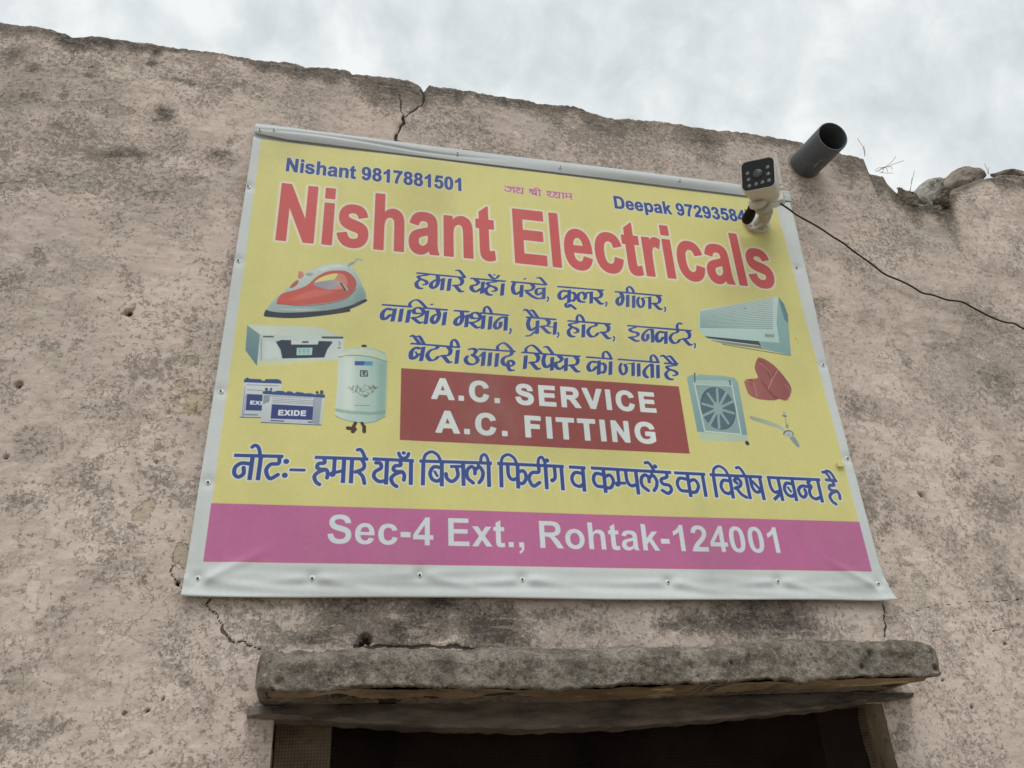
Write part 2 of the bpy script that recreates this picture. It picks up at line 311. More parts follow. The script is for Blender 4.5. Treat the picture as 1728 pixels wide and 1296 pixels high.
OX0, OX1, OZ0, OZ1 = 0.121, 1.104, -1.15, -0.222     # window opening
YW = 0.007                                            # wall face lies just behind the banner
def build_wall():
    s = 0.0027
    xs = np.concatenate([np.arange(-4.0, -0.62, 0.05), np.arange(-0.62, OX0, s)[:-1], np.linspace(OX0, OX1, int((OX1 - OX0) / s)), np.arange(OX1 + s, 2.0, s), np.arange(2.02, 5.6, 0.05)])
    zs = np.concatenate([np.arange(-ZO, -1.2, 0.08), [OZ0], np.linspace(OZ0 + 0.08, -0.45, 8), np.arange(-0.44, OZ1 - 0.5 * s, s), np.linspace(OZ1, 1.10, int((1.10 - OZ1) / s))])
    nx, nz = len(xs), len(zs)
    X, Z0 = np.meshgrid(xs, zs)
    T = top_z(xs)[None, :]
    Z = np.where(Z0 > 0.82, 0.82 + (Z0 - 0.82) * (T - 0.82) / (1.10 - 0.82), Z0)
    A = {k: np.zeros_like(X) for k in ('dark', 'peel', 'warm', 'green', 'crack', 'pale')}
    WX = X + 0.065 * (fbm(X * 14, Z * 14, 31, 5, 0.6) - 0.5); WZ = Z + 0.05 * (fbm(X * 14, Z * 14, 77, 5, 0.6) - 0.5)
    def blob(name, px, py, rx, rz, v=1.0, soft=1.0):
        c = at(px, py); cx, cz = c.x, c.z - ZO
        sx = rx * 0.00115; sz = rz * 0.00115
        if abs(py) < 450: sx *= 1.2; sz *= 1.2
        if px > 1300: sx *= 1.2
        i0, i1 = np.searchsorted(xs, cx - 1.5 * sx - .02), np.searchsorted(xs, cx + 1.5 * sx + .02)
        j = np.where((zs > cz - 1.5 * sz - .05) & (zs < cz + 1.5 * sz + .13))[0]
        if i1 <= i0 or len(j) == 0: return
        sl = (slice(j[0], j[-1] + 1), slice(i0, i1))
        d = np.sqrt(((WX[sl] - cx) / sx) ** 2 + ((WZ[sl] - cz) / sz) ** 2)
        A[name][sl] = np.maximum(A[name][sl], v * np.clip((1.45 - d) / (1.15 * soft), 0, 1))
    depth_top = T - Z
    n = fbm(X * 8, Z * 3, 41, 5)
    A['dark'] = np.clip(1.5 - depth_top / (0.018 + 0.10 * np.clip(n - 0.35, 0, 1) * 2), 0, 1) * np.clip(0.5 + 1.1 * fbm(X * 5, Z * 0 + 2, 12, 4), 0, 1.0)
    A['dark'] = np.maximum(A['dark'], 0.42 * np.clip(1.1 - depth_top / 0.45, 0, 1) * np.clip((fbm(X * 5, Z * 7, 90, 5) - 0.42) * 6, 0, 1))
    for b in [(118, 62, 24, 14, 1), (185, 66, 38, 16, 1), (272, 82, 14, 26, 1), (262, 102, 12, 8, .8), (25, 90, 22, 32, .65), (55, 115, 18, 14, .7), (112, 150, 14, 22, .6), (145, 118, 16, 10, .6),
              (272, 185, 26, 26, .85), (305, 128, 40, 12, .6), (95, 205, 20, 14, .5), (215, 250, 34, 12, .75), (165, 248, 26, 12, .6), (115, 240, 30, 24, .4), (370, 250, 34, 22, .65), (375, 225, 20, 12, .5),
              (70, 285, 16, 30, .35), (440, 95, 40, 10, .7), (640, 140, 26, 26, .95), (620, 128, 20, 10, .8), (545, 125, 20, 10, .5), (500, 120, 22, 10, .6), (480, 105, 30, 8, .7), (700, 200, 18, 60, .25), (780, 215, 60, 30, .4),
              (930, 195, 14, 22, .6), (950, 178, 40, 8, .8), (985, 180, 22, 12, .8), (1060, 205, 28, 14, .35), (860, 165, 40, 7, .6), (1110, 235, 26, 18, .4), (1285, 232, 26, 12, .6), (1230, 225, 16, 12, .5), (1240, 235, 14, 8, .6), (1310, 228, 18, 9, .6),
              (1360, 320, 26, 18, .35), (1440, 258, 20, 8, .6), (1500, 375, 24, 34, .35), (1470, 370, 20, 30, .3),
              (590, 1045, 60, 26, .85), (560, 1070, 60, 16, .8), (700, 1055, 80, 30, .95), (820, 1060, 60, 34, 1.2), (860, 1040, 40, 22, 1.0), (760, 1030, 70, 14, .95), (940, 1030, 60, 12, .6), (1000, 1055, 50, 18, .45),
              (1180, 1045, 60, 24, .85), (1270, 1045, 90, 34, 1.15), (1330, 1050, 50, 28, 1.0), (1130, 1060, 30, 14, .8), (520, 1078, 50, 14, .8), (450, 1080, 20, 20, .4), (1420, 1065, 30, 14, .3),
              (330, 1210, 16, 14, .2), (160, 960, 20, 20, .35), (95, 1035, 22, 26, .35), (60, 740, 26, 24, .4), (150, 790, 18, 26, .4), (30, 840, 20, 24, .4), (300, 830, 34, 14, .35), (250, 790, 20, 20, .3), (60, 1225, 40, 12, .3),
              (215, 470, 20, 34, .3), (20, 480, 26, 26, .35), (90, 590, 22, 22, .3), (240, 620, 30, 16, .2), (390, 440, 24, 26, .3), (400, 500, 14, 20, .3),
              (1450, 680, 34, 30, .45), (1500, 700, 30, 20, .3), (1600, 590, 30, 16, .3), (1690, 640, 34, 26, .4), (1610, 800, 26, 34, .38), (1690, 850, 40, 44, .38), (1420, 740, 16, 40, .3), (1470, 860, 14, 50, .45), (1500, 880, 14, 30, .4), (1700, 1000, 30, 60, .35),
              (1545, 880, 24, 18, .25), (1640, 940, 60, 40, .2)]:
        blob('dark', *b[:4], b[4] * 1.18)
    for b in [(28, 160, 12, 22, .8), (60, 165, 40, 10, .5), (35, 172, 12, 7), (190, 182, 24, 12), (170, 172, 20, 8), (209, 226, 7, 5), (327, 305, 10, 12), (340, 297, 5, 4), (130, 305, 30, 18), (155, 300, 16, 12), (95, 290, 14, 10, .9), (20, 300, 22, 16, .9), (10, 250, 14, 14, .9), (190, 268, 20, 8, .8),
              (270, 330, 40, 10, .8), (1390, 510, 16, 13), (1475, 497, 8, 9), (1495, 540, 9, 12), (1493, 548, 12, 6), (1460, 545, 11, 9), (1515, 575, 8, 5), (1592, 565, 20, 12), (1575, 556, 10, 6), (1640, 580, 22, 12), (1656, 563, 10, 8), (1560, 632, 8, 7), (1690, 650, 34, 22), (1670, 635, 14, 14),
              (1660, 625, 8, 8), (1700, 670, 20, 10), (1540, 607, 10, 12, .9), (1618, 587, 12, 10), (1510, 785, 5, 12), (1476, 776, 6, 6), (1560, 842, 7, 8), (1672, 716, 14, 6), (1715, 580, 14, 10, .8),
              (318, 1148, 9, 12), (324, 1155, 12, 7), (20, 1140, 10, 9), (570, 1066, 22, 12), (868, 1068, 13, 16), (730, 1065, 12, 12, .9), (1495, 1040, 14, 9), (1515, 1030, 8, 6), (1530, 962, 22, 5), (1545, 985, 10, 5), (1510, 990, 6, 8),
              (640, 330 - 100, 1, 1), (1528, 1232, 10, 8), (1545, 1252, 18, 12), (1560, 1158, 10, 7), (1690, 770, 14, 16, .7), (1618, 806, 20, 22, .5)]:
        blob('peel', *b)
    for b in [(328, 670, 34, 22), (310, 640, 16, 10, .8), (310, 690, 24, 10), (235, 850, 16, 20, .8), (310, 930, 20, 24, .7), (40, 628, 14, 8), (10, 630, 12, 6), (325, 600, 18, 12, .6), (440, 1075, 30, 20, .45), (180, 1110, 24, 30, .35), (1520, 975, 18, 12, .6), (570, 1066, 22, 12, .25)]:
        blob('warm', *b)
        if b[0] > 200 and b[0] < 340: blob('peel', *b[:4], 0.75)
    for b in [(1560, 400, 34, 50, .8), (1600, 450, 40, 40, .6), (1650, 440, 50, 40, .45), (1420, 560, 30, 50, .7), (1450, 590, 50, 30, .45), (1600, 520, 40, 40, .5), (1550, 640, 40, 30, .45), (1640, 680, 60, 30, .5), (85, 590, 34, 20, .75), (300, 790, 26, 20, .6), (110, 110, 12, 16, .5), (350, 100, 24, 14, .5),
              (230, 1130, 22, 60, .5), (150, 1070, 24, 34, .4), (210, 1210, 30, 26, .45), (10, 1060, 20, 60, .5), (110, 180, 26, 16, .4), (1480, 750, 26, 40, .4), (330, 1000 - 110, 20, 20, .5), (1680, 900, 30, 60, .35), (690, 250, 20, 12, .3), (160, 1150, 16, 40, .4), (1510, 1180, 20, 20, .2), (100, 1180, 60, 40, .25)]:
        blob('green', *b)
    for b in [(110, 95, 44, 20, 1), (165, 92, 40, 18, 1), (200, 120, 30, 20, 1), (260, 125, 20, 10, .6), (60, 165 + 30, 30, 14, .7), (215, 215, 30, 14, .8), (60, 320, 40, 14, .8), (150, 335, 60, 10, .7), (290, 270, 60, 16, .7), (410, 150, 30, 30, .6), (440, 110, 24, 16, .6), (320, 180, 26, 16, .5), (175, 480, 40, 70, .45), (270, 500, 40, 30, .5),
              (230, 590, 70, 60, .4), (300, 680, 60, 30, .3), (180, 660, 50, 30, .5), (165, 750, 30, 16, .8), (45, 820, 22, 14, .9), (260, 740, 50, 40, .5), (190, 900, 60, 40, .6), (110, 870, 40, 40, .45), (50, 1010, 10, 24, .9), (52, 975, 14, 8, .9), (20, 1080, 20, 12, .9), (170, 1085, 18, 20, .9), (205, 1062, 10, 8, .9), (340, 1100, 60, 30, .7), (330, 1250, 100, 60, 1), (300, 1180, 50, 40, .6), (380, 1230, 60, 60, .9), (60, 1280, 200, 20, .6),
              (415, 1140, 34, 20, .5), (1500, 640, 40, 60, .95), (1530, 730, 90, 30, .8), (1600, 760, 90, 60, .9), (1600, 830, 40, 70, .9), (1560, 790, 60, 40, .9), (1650, 1100, 90, 120, .9), (1600, 1230, 90, 60, 1), (1620, 1000, 60, 40, .8), (1660, 340, 80, 40, .7), (1700, 400, 60, 60, .7), (1500, 440, 60, 40, .5), (1400, 440, 30, 40, .5), (1450, 350, 60, 30, .5), (850, 215, 50, 12, .5), (900, 175, 30, 8, .7), (960, 215, 50, 20, .4), (1200, 250, 60, 20, .5), (1430, 960, 10, 10, .2), (1530, 940, 40, 40, .5)]:
        blob('pale', *b)
    hole = []
    dy = np.zeros_like(X)
    def crack(pts, w, depth):
        q = [at(*p) for p in pts]; q = [(v.x, v.z - ZO) for v in q]
        x0, x1 = min(a for a, _ in q) - .03, max(a for a, _ in q) + .03; z0, z1 = min(a for _, a in q) - .03, max(a for _, a in q) + .03
        ix = np.where((xs > x0) & (xs < x1))[0]; iz = np.where((zs > z0 - .05) & (zs < z1 + .05))[0]
        if len(ix) == 0 or len(iz) == 0: return
        sl = np.ix_(iz, ix)
        jx = X[sl] + 0.006 * (fbm(X[sl] * 60, Z[sl] * 60, 3, 3) - 0.5) * 2; jz = Z[sl] + 0.006 * (fbm(X[sl] * 60, Z[sl] * 60, 9, 3) - 0.5) * 2
        d = seg_dist(jx, jz, q)
        w = w * (0.72 if w > .002 else 0.75); k = np.clip(1.3 - d / w * 0.65, 0, 1.2) * (1.0 if w > 0.001 else 0.72)
        A['crack'][sl] = np.maximum(A['crack'][sl], k); dy[sl] += depth * np.clip(k - 0.3, 0, 1)
    c7 = lambda *a: [(620 + x / 4.547, 100 + y / 4.547) for x, y in a]
    crack(c7((240, 245), (262, 300), (260, 350), (272, 400), (270, 440)), 0.0017, 0.004)
    crack(c7((272, 425), (280, 470), (255, 515), (228, 540), (216, 580), (235, 620), (260, 650)), 0.0042, 0.010)
    crack(c7((240, 245), (275, 210), (305, 160)), 0.0011, 0.001)
    crack(c7((272, 425), (330, 395), (365, 370), (390, 345), (420, 330), (436, 290), (428, 250), (410, 215)), 0.0022, 0.004)
    crack(c7((865, 405), (960, 408), (1010, 395), (995, 345)), 0.0010, 0.001)
    c9 = lambda *a: [(x / 3.811, 956 + y / 3.811) for x, y in a]
    crack(c9((1335, 205), (1340, 250), (1375, 290), (1410, 350), (1440, 430), (1465, 480), (1500, 500)), 0.0020, 0.001)
    crack(c9((1530, 490), (1580, 485), (1630, 515), (1670, 530)), 0.0022, 0.002)
    crack(c9((1125, 520), (1135, 575), (1190, 580), (1210, 640), (1225, 690)), 0.0010, 0.001)
    crack(c9((1105, 0), (1115, 60), (1140, 100), (1175, 130)), 0.0014, 0.001)
    crack([(1240 + 1020 / 4.02, 900 + 480 / 4.02), (1240 + 1040 / 4.02, 900 + 600 / 4.02), (1240 + 1025 / 4.02, 900 + 690 / 4.02)], 0.0022, 0.003)
    crack([(1240 + 1085 / 4.02, 900 + 150 / 4.02), (1240 + 1075 / 4.02, 900 + 260 / 4.02), (1240 + 1065 / 4.02, 900 + 390 / 4.02)], 0.0010, 0.001)
    crack([(1240 + 1150 / 4.02, 900 + 550 / 4.02), (1240 + 1330 / 4.02, 900 + 500 / 4.02), (1240 + 1530 / 4.02, 900 + 470 / 4.02), (1728, 1010)], 0.0011, 0.0004)
    crack([(600, 1090), (640, 1089), (700, 1090), (760, 1091), (815, 1093)], 0.0032, 0.004)
    for pl in [((62, 90), (100, 105), (118, 100), (125, 78)), ((118, 100), (145, 107), (175, 105), (188, 92)), ((188, 92), (230, 100), (238, 118), (215, 138), (190, 142)), ((280, 960 / 3.811 - 10), (300, 238)), ((1240 + 1600 / 4.02, 900 + 720 / 4.02), (1728, 1050))]:
        crack(pl, 0.0010, 0.0006)
    for hx, hy, r in [(216, 524, .0085), (29, 645, .0068), (7, 768, .0035), (263, 778, .0028), (1559, 833, .006), (299, 982, .004), (253, 1270, .0018), (275, 1178, .0022), (1645, 1192, .0028), (1597, 1147, .0022), (1700, 700, .002), (247, 1198, .003), (1700, 1086, .004), (208, 1203, .003), (617, 1077, .0095), (623, 1082, .008), (611, 1084, .008)]:
        c = at(hx, hy); d = np.hypot(X - c.x, Z - (c.z - ZO))
        sel = d < r * 6; d[sel] += 0.3 * r * (fbm(X[sel] * 200, Z[sel] * 200, 4, 2) - .5) * 2
        r = r * 0.72; k = np.clip(1.4 - d / r, 0, 1.1); A['crack'] = np.maximum(A['crack'], k * 0.9); dy += 0.016 * np.clip(k, 0, 1)
        A['peel'] = np.maximum(A['peel'], 0.45 * np.clip(1.3 - d / (r * 3), 0, 1))
    # relief: + goes into the wall
    und = 0.0075 * (fbm(X * 2.2, Z * 2.2, 50, 3) - 0.5) + 0.0016 * (fbm(X * 11, Z * 11, 60, 4) - 0.5) + 0.0030 * (fbm(X * 60, Z * 60, 70, 3, 0.6) - 0.5)
    Y = YW + und + dy + 0.0005 * np.clip(A['peel'] * 2 - 0.8, 0, 1)
    near = (X > -0.05) & (X < 1.21) & (Z > -0.08) & (Z < 0.93)
    Y = np.where(near, np.maximum(Y, YW - 0.001), Y)
    top_round = np.clip(1 - depth_top / 0.012, 0, 1); Y += 0.010 * top_round ** 2
    right = np.clip((X - PX[-28]) / 0.05, 0, 1)
    co = np.stack([X, Y, Z + ZO], -1).reshape(-1, 3)
    idx = np.arange(nx * nz).reshape(nz, nx)
    q = np.stack([idx[:-1, :-1], idx[:-1, 1:], idx[1:, 1:], idx[1:, :-1]], -1)
    cx = (X[:-1, :-1] + X[1:, 1:]) / 2; cz = (Z[:-1, :-1] + Z[1:, 1:]) / 2
    keep = ~((cx > OX0) & (cx < OX1) & (cz > OZ0) & (cz < OZ1))
    q = q[keep].reshape(-1, 4)
    # crumbling top surface going back
    rows = []; base = nx * nz; tx = xs; tz = Z[-1]; ty = Y[-1]
    ext = []; yy = [0.02, 0.045, 0.08, 0.12, 0.17, 0.225]
    at_ = {k: [A[k].reshape(-1)] for k in A}
    prev = idx[-1]
    for j, y in enumerate(yy):
        zz = tz + 0.010 * (1 - math.exp(-y * 40)) * 0.6 + 0.02 * (fbm(tx * 18, tx * 0 + y * 30, 33, 4) - 0.5) * min(1, y * 14) - 0.012 * y / 0.2
        ext.append(np.stack([tx, np.full(nx, y) + YW + 0.01, zz + ZO], -1))
        cur = base + j * nx + np.arange(nx)
        q = np.concatenate([q, np.stack([prev[:-1], prev[1:], cur[1:], cur[:-1]], -1)]); prev = cur
        for k in A: at_[k].append(np.full(nx, 0.85 if k == 'dark' else 0.0))
    ext.append(np.stack([tx, np.full(nx, 0.262), np.full(nx, ZO + 0.60)], -1)); cur = base + len(yy) * nx + np.arange(nx)
    q = np.concatenate([q, np.stack([prev[:-1], prev[1:], cur[1:], cur[:-1]], -1)])
    for k in A: at_[k].append(np.zeros(nx))
    co = np.concatenate([co] + ext)
    me = bpy.data.meshes.new('front_wall')
    me.vertices.add(len(co)); me.vertices.foreach_set('co', co.astype(np.float32).ravel())
    me.loops.add(q.size); me.loops.foreach_set('vertex_index', q.astype(np.int32).ravel())
    me.polygons.add(len(q)); me.polygons.foreach_set('loop_start', np.arange(0, q.size, 4, dtype=np.int32)); me.polygons.foreach_set('loop_total', np.full(len(q), 4, dtype=np.int32))
    me.update(calc_edges=True)
    for k in A:
        a = me.attributes.new(k, 'FLOAT', 'POINT'); a.data.foreach_set('value', np.concatenate(at_[k]).astype(np.float32))
    me.polygons.foreach_set('use_smooth', np.ones(len(q), bool))
    return child(link('front_wall', me, PLASTER), building)
build_wall()

brown = Mat('stained_brown_plaster', 0.9, 0.15)
_c = brown.mix(brown.step(brown.noise(9, 8, 0.7), 0.35, 0.65), (0.24, 0.19, 0.13), (0.42, 0.34, 0.24))
_c = brown.mix(brown.step(brown.noise(40, 8, 0.7, loc=(3, 3, 3)), 0.5, 0.7, 0, 0.7), _c, (0.07, 0.045, 0.03))
_c = brown.mix(brown.step(brown.noise(13, 4, 0.5, loc=(1, 6, 3)), 0.60, 0.64, 0, 0.6), _c, (0.30, 0.25, 0.12))
brown.color(_c); brown.bump(brown.noise(90, 6), 0.6, 0.003); brown = brown.m
dark_in = plain('near_black_plaster', (0.05, 0.04, 0.035), 0.95, 0.1, 0.3, 8)  # near-black base colour keeps the room behind the opening dark
grey_c = plain('grey_cement', (0.30, 0.29, 0.265), 0.95, 0.1, 0.22, 30, dirt=(0.12, 0.11, 0.10, 0.7))

# the room behind, so that the opening looks into a real dark space
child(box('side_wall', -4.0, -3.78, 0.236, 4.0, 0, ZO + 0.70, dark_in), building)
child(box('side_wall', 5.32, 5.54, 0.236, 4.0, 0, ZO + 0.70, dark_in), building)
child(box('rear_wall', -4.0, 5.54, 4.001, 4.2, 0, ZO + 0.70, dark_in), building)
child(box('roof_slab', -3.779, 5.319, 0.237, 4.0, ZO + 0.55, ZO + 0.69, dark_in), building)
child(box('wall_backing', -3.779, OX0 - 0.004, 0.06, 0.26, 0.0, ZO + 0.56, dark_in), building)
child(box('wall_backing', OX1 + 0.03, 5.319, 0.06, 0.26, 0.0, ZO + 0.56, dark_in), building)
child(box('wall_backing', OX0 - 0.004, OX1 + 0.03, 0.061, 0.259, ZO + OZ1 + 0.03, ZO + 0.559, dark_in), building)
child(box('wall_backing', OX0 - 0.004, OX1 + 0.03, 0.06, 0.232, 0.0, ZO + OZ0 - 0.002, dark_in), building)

# ------------------------------------------------------------------ window opening
def rough_grid(name, us, vs_, fn, mat, parent, smooth=True):
    V = [fn(u, v) for v in vs_ for u in us]; n = len(us)
    Fq = [(j * n + i, j * n + i + 1, (j + 1) * n + i + 1, (j + 1) * n + i) for j in range(len(vs_) - 1) for i in range(n - 1)]
    o = pyd(name, V, Fq, mat, None, smooth); child(o, parent); return o
def nz3(p, s, a): return a * mnoise.fractal(Vector(p) * s, 1.0, 2.0, 4)
zr = np.linspace(OZ0, OZ1 + 0.01, 90)
rough_grid('window_reveal', np.linspace(0, 0.10, 8), zr, lambda u, v: (OX0 - 0.002 + nz3((0, u, v), 18, .004), YW + 0.001 + u, ZO + v), brown, building)
rough_grid('window_reveal', np.linspace(0, 0.075, 8), zr, lambda u, v: (OX1 + 0.002 + nz3((5, u, v), 18, .006), YW + 0.001 + u, ZO + v), brown, building)
rough_grid('window_return', np.linspace(0, 0.083, 10), zr, lambda u, v: (OX0 + u, 0.1005 + nz3((2, u, v), 20, .004), ZO + v), brown, building)
win = empty('window_screen', (0.61, 0.07, ZO + OZ0)); 
# insect-screen: woven threads finer than a pixel, so the weave is a material
Ms = Mat('insect_screen', 1.0, 0.0)
sx = Ms.n('ShaderNodeSeparateXYZ'); Ms.l(Ms.co, sx.inputs[0])
def thr(o, per, loc):
    f = Ms.m2('FRACT', Ms.m2('MULTIPLY', Ms.m2('ADD', o, loc), 1 / per)); return Ms.step(Ms.m2('ABSOLUTE', Ms.m2('SUBTRACT', f, 0.5)), 0.27, 0.33)
g = Ms.m2('MAXIMUM', thr(sx.outputs[0], 0.0046, 10), thr(sx.outputs[2], 0.0046, 10))
g = Ms.m2('MULTIPLY', g, Ms.step(Ms.noise(8, 5), 0.3, 0.6, 0.22, 0.45))
Ms.color((0.06, 0.043, 0.038))
tr = Ms.n('ShaderNodeBsdfTransparent'); mxs = Ms.n('ShaderNodeMixShader'); Ms.l(g, mxs.inputs[0]); Ms.l(tr.outputs[0], mxs.inputs[1]); Ms.l(Ms.b.outputs[0], mxs.inputs[2])
Ms.l(mxs.outputs[0], Ms.t.nodes['Material Output'].inputs['Surface'])
o = rough_grid('mesh', np.linspace(OX0 + .001, OX1, 40), np.linspace(OZ0, OZ1, 40), lambda u, v: (u, 0.058 + nz3((u, 3, v), 3, .006), ZO + v), Ms.m, win)
wood = plain('dark_wood', (0.10, 0.062, 0.04), 0.7, 0.3, 0.3, 20)
child(box('batten', OX0 + 0.08, OX1, 0.12, 0.14, ZO - 0.9, ZO - 0.875, wood), win)
tag(win, 'dark mesh insect screen filling the window opening under the concrete canopy', 'window')

# ledge (lintel) under the canopy, sagging in the middle
def sag(x): return np.interp(x, [0.085, 0.2, 0.35, 0.5, 0.66, 0.85, 1.0, 1.16], [-.2215, -.230, -.242, -.248, -.247, -.238, -.228, -.2145])
lin = Mat('lintel_timber', 0.85, 0.2)
_c = lin.mix(lin.step(lin.noise(10, 8, 0.65, sca=(1, 1, 5)), 0.35, 0.65), (0.085, 0.072, 0.062), (0.20, 0.175, 0.155)); lin.color(_c); lin.bump(lin.noise(70, 6), 0.5, 0.002)  # base colour lowered to carry the shade under the canopy
def lintel_fn(u, v):
    ring = [(0.058, -.2075), (-0.012, -.2065), (-0.022, None), (-0.016, None), (0.058, None)]
    y, z = ring[int(v)]; s = float(sag(u)); e = min(1, (u - 0.083) / 0.01 + .3, (1.163 - u) / 0.01 + .3)
    if z is None: z = s + (0.004 if v == 2 else 0)
    z += nz3((u, v, 0), 30, .0035)
    return (u, y * (e if y < 0 else 1) + YW + 0.001 + nz3((u, v * 3, 7), 20, .003), ZO + z)
li = rough_grid('lintel', np.linspace(0.084, 1.162, 150), range(5), lintel_fn, lin.m, building, False)
for fc, xx in ((0, 0.084), (1, 1.162)):
    pts = [lintel_fn(xx, v) for v in range(5)]
    child(pyd('lintel_end', pts, [tuple(range(5))], lin.m), building)

# ------------------------------------------------------------------ concrete canopy
canopy = empty('window_canopy', (0.62, 0.0, ZO - 0.2))
tag(canopy, 'rough grey concrete canopy slab jutting out over the window below the banner', 'canopy')
def build_slab():
    nx = 560; us = np.linspace(0.0975, 1.143, nx)
    ring = []   # profile around: (y, z as mix of top/bottom)
    P = [(0.02, 'T', .022), (0.0, 'T', .022), (-0.04, 'T', .016), (-0.08, 'T', .010), (-0.108, 'T', .004), (-0.125, 'T', .0), (-0.137, 'T', -.006)]
    P += [(-0.144, 'm', t) for t in np.linspace(0.30, 0.97, 15)]
    P += [(-0.140, 'B', .000), (-0.128, 'B', .000), (-0.09, 'B', 0), (-0.05, 'B', -.001), (0.0, 'B', -.002), (0.03, 'B', -.002)]
    V = []
    for u in us:
        zt = np.interp(u, [.09, .57, .78, .90, 1.15], [-.157, -.156, -.152, -.147, -.146]); zb = np.interp(u, [.09, .3, .55, .90, 1.13], [-.2035, -.2055, -.2095, -.2025, -.200])
        e = min(1.0, math.sqrt(max(0, 1 - (1 - min(1, (u - 0.0955) / 0.014)) ** 2)), math.sqrt(max(0, 1 - (1 - min(1, (1.145 - u) / 0.045)) ** 2)) * 0.995 + .005)
        e2 = min(1.0, 0.35 + 0.65 * e)
        for y, k, t in P:
            z = zt + t if k == 'T' else (zb + t if k == 'B' else zt + (zb - zt) * t)
            zc = (zt + zb) / 2; z = zc + (z - zc) * e2
            yy = y * (0.25 + 0.75 * e) if y < 0 else y
            p = Vector((u * 1.0, yy, z))
            n1 = mnoise.fractal(p * 9, 1.0, 2.0, 5) * 0.006 + mnoise.fractal(p * 42 + Vector((3, 1, 0)), 0.9, 2.0, 5) * 0.0040 + mnoise.fractal(p * 150, 0.7, 2.0, 4) * 0.0016
            w = 1.0 if y < -0.02 else 0.4
            if k == 'B' and y > -0.085: w = 0.3
            V.append((u, yy + n1 * w * (-1 if k == 'm' else -.3), ZO + z + n1 * (0.9 if k != 'm' else 0.35) * w))
    m = len(P); Fq = []
    for i in range(nx - 1):
        for j in range(m - 1): Fq.append((i * m + j, i * m + j + 1, (i + 1) * m + j + 1, (i + 1) * m + j))
    Fq.append(tuple(range(m))[::-1]); Fq.append(tuple((nx - 1) * m + j for j in range(m)))
    V = np.array(V)
    for px, py, r, dp in [(1375, 1092, .006, .012), (1395, 1098, .007, .012), (1448, 1099, .005, .009), (1468, 1104, .005, .009), (1456, 1125, .004, .009), (1383, 1091, .003, .008), (1258, 1090, .004, .008), (1290, 1095, .0035, .008), (1235, 1118, .003, .007), (1021, 1101, .006, .01), (1036, 1113, .003, .007), (805, 1112, .0035, .008), (749, 1101, .003, .006), (560, 1095, .003, .005), (1555, 1097, .006, .009), (1577, 1100, .006, .009), (470, 1150, .006, .008), (500, 1100, .008, .006), (1580, 1127, .005, .008), (660, 1100, .002, .005), (1145, 1108, .0025, .006)]:
        c = at(px, py, -0.142); d = np.hypot(V[:, 0] - c.x, V[:, 2] - c.z); V[:, 1] += np.where(V[:, 1] < -0.05, dp * np.clip(1.3 - d / r, 0, 1), 0)
    o = pyd('slab', V, Fq, CONCRETE, None, True); child(o, canopy)
build_slab()
# flaking plaster under the slab, with a near-black sheet behind it
sof = Mat('flaking_soffit_plaster', 0.9, 0.15)
_c = sof.mix(sof.step(sof.noise(7, 7, 0.7, sca=(1, 1, 2)), 0.38, 0.62), (0.17, 0.125, 0.08), (0.33, 0.255, 0.16))
_c = sof.mix(sof.step(sof.noise(16, 6, 0.6, sca=(.5, 1, 1), loc=(4, 1, 1)), 0.60, 0.63, 0, 0.8), _c, (0.55, 0.46, 0.27))
_c = sof.mix(sof.step(sof.noise(30, 7, 0.7, loc=(4, 4, 1)), 0.55, 0.7, 0, 0.8), _c, (0.09, 0.065, 0.05)); sof.color(_c); sof.bump(sof.noise(60, 6), 0.7, 0.004)
def soffit(u, v):
    wob = float(np.interp(u, [.1, .2, .3, .42, .55, .7, .85, 1.0, 1.13], [.55, .35, .75, .30, .8, .95, .65, .75, .35])) + .35 * mnoise.noise(Vector((u * 17, 1, 2))) + .15 * mnoise.noise(Vector((u * 70, 1, 2)))
    y = -0.1350 + 0.006 * mnoise.noise(Vector((u * 40, 7, 2))) + v * 0.125 * wob
    zb = float(np.interp(u, [.09, .3, .55, .90, 1.13], [-.2060, -.2080, -.2120, -.2050, -.2025]))
    return (u, y, ZO + zb - 0.003 * math.sin(math.pi * v) + 0.0012 + nz3((u * 1, v * .1, 4), 12, .003))
rough_grid('plaster_layer', np.linspace(0.116, 1.095, 220), np.linspace(0, 1, 12), soffit, sof.m, canopy)
def soffit2(u, v):
    zb = float(np.interp(u, [.09, .3, .55, .90, 1.13], [-.2060, -.2080, -.2120, -.2050, -.2025]))
    return (u, -0.130 + v * 0.17, ZO + zb + 0.003 + nz3((u, v * .1, 9), 9, .0025))
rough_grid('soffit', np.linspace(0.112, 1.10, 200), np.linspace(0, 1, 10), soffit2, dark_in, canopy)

# ------------------------------------------------------------------ broken bricks and mortar at the parapet gap
def lump(name, px, py, y, sx, sy, sz, mat, seed=0, rot=0.0, amp=0.25, sub=4):
    c = at(px, py, y)
    bm = bmesh.new(); bmesh.ops.create_icosphere(bm, subdivisions=sub, radius=1)
    for v in bm.verts:
        p = v.co.copy(); q = Vector([math.copysign(abs(t) ** 0.75, t) for t in p])
        q *= 1 + amp * mnoise.fractal(p * 1.3 + Vector((seed, 0, 0)), 1, 2, 4) + 0.05 * mnoise.fractal(p * 7 + Vector((seed, 4, 0)), .8, 2, 3)
        v.co = Vector((q.x * sx, q.y * sy, q.z * sz))
    bmesh.ops.rotate(bm, verts=bm.verts, cent=(0, 0, 0), matrix=Matrix.Rotation(rot, 3, 'Y'))
    bmesh.ops.translate(bm, verts=bm.verts, vec=c)
    return child(from_bm(name, bm, mat, None, True), building)
px2w = 0.00150
tan = plain('buff_mud_stone', (0.25, 0.215, 0.185), .95, .1, .25, 25, dirt=(0.14, 0.12, 0.10, .7))
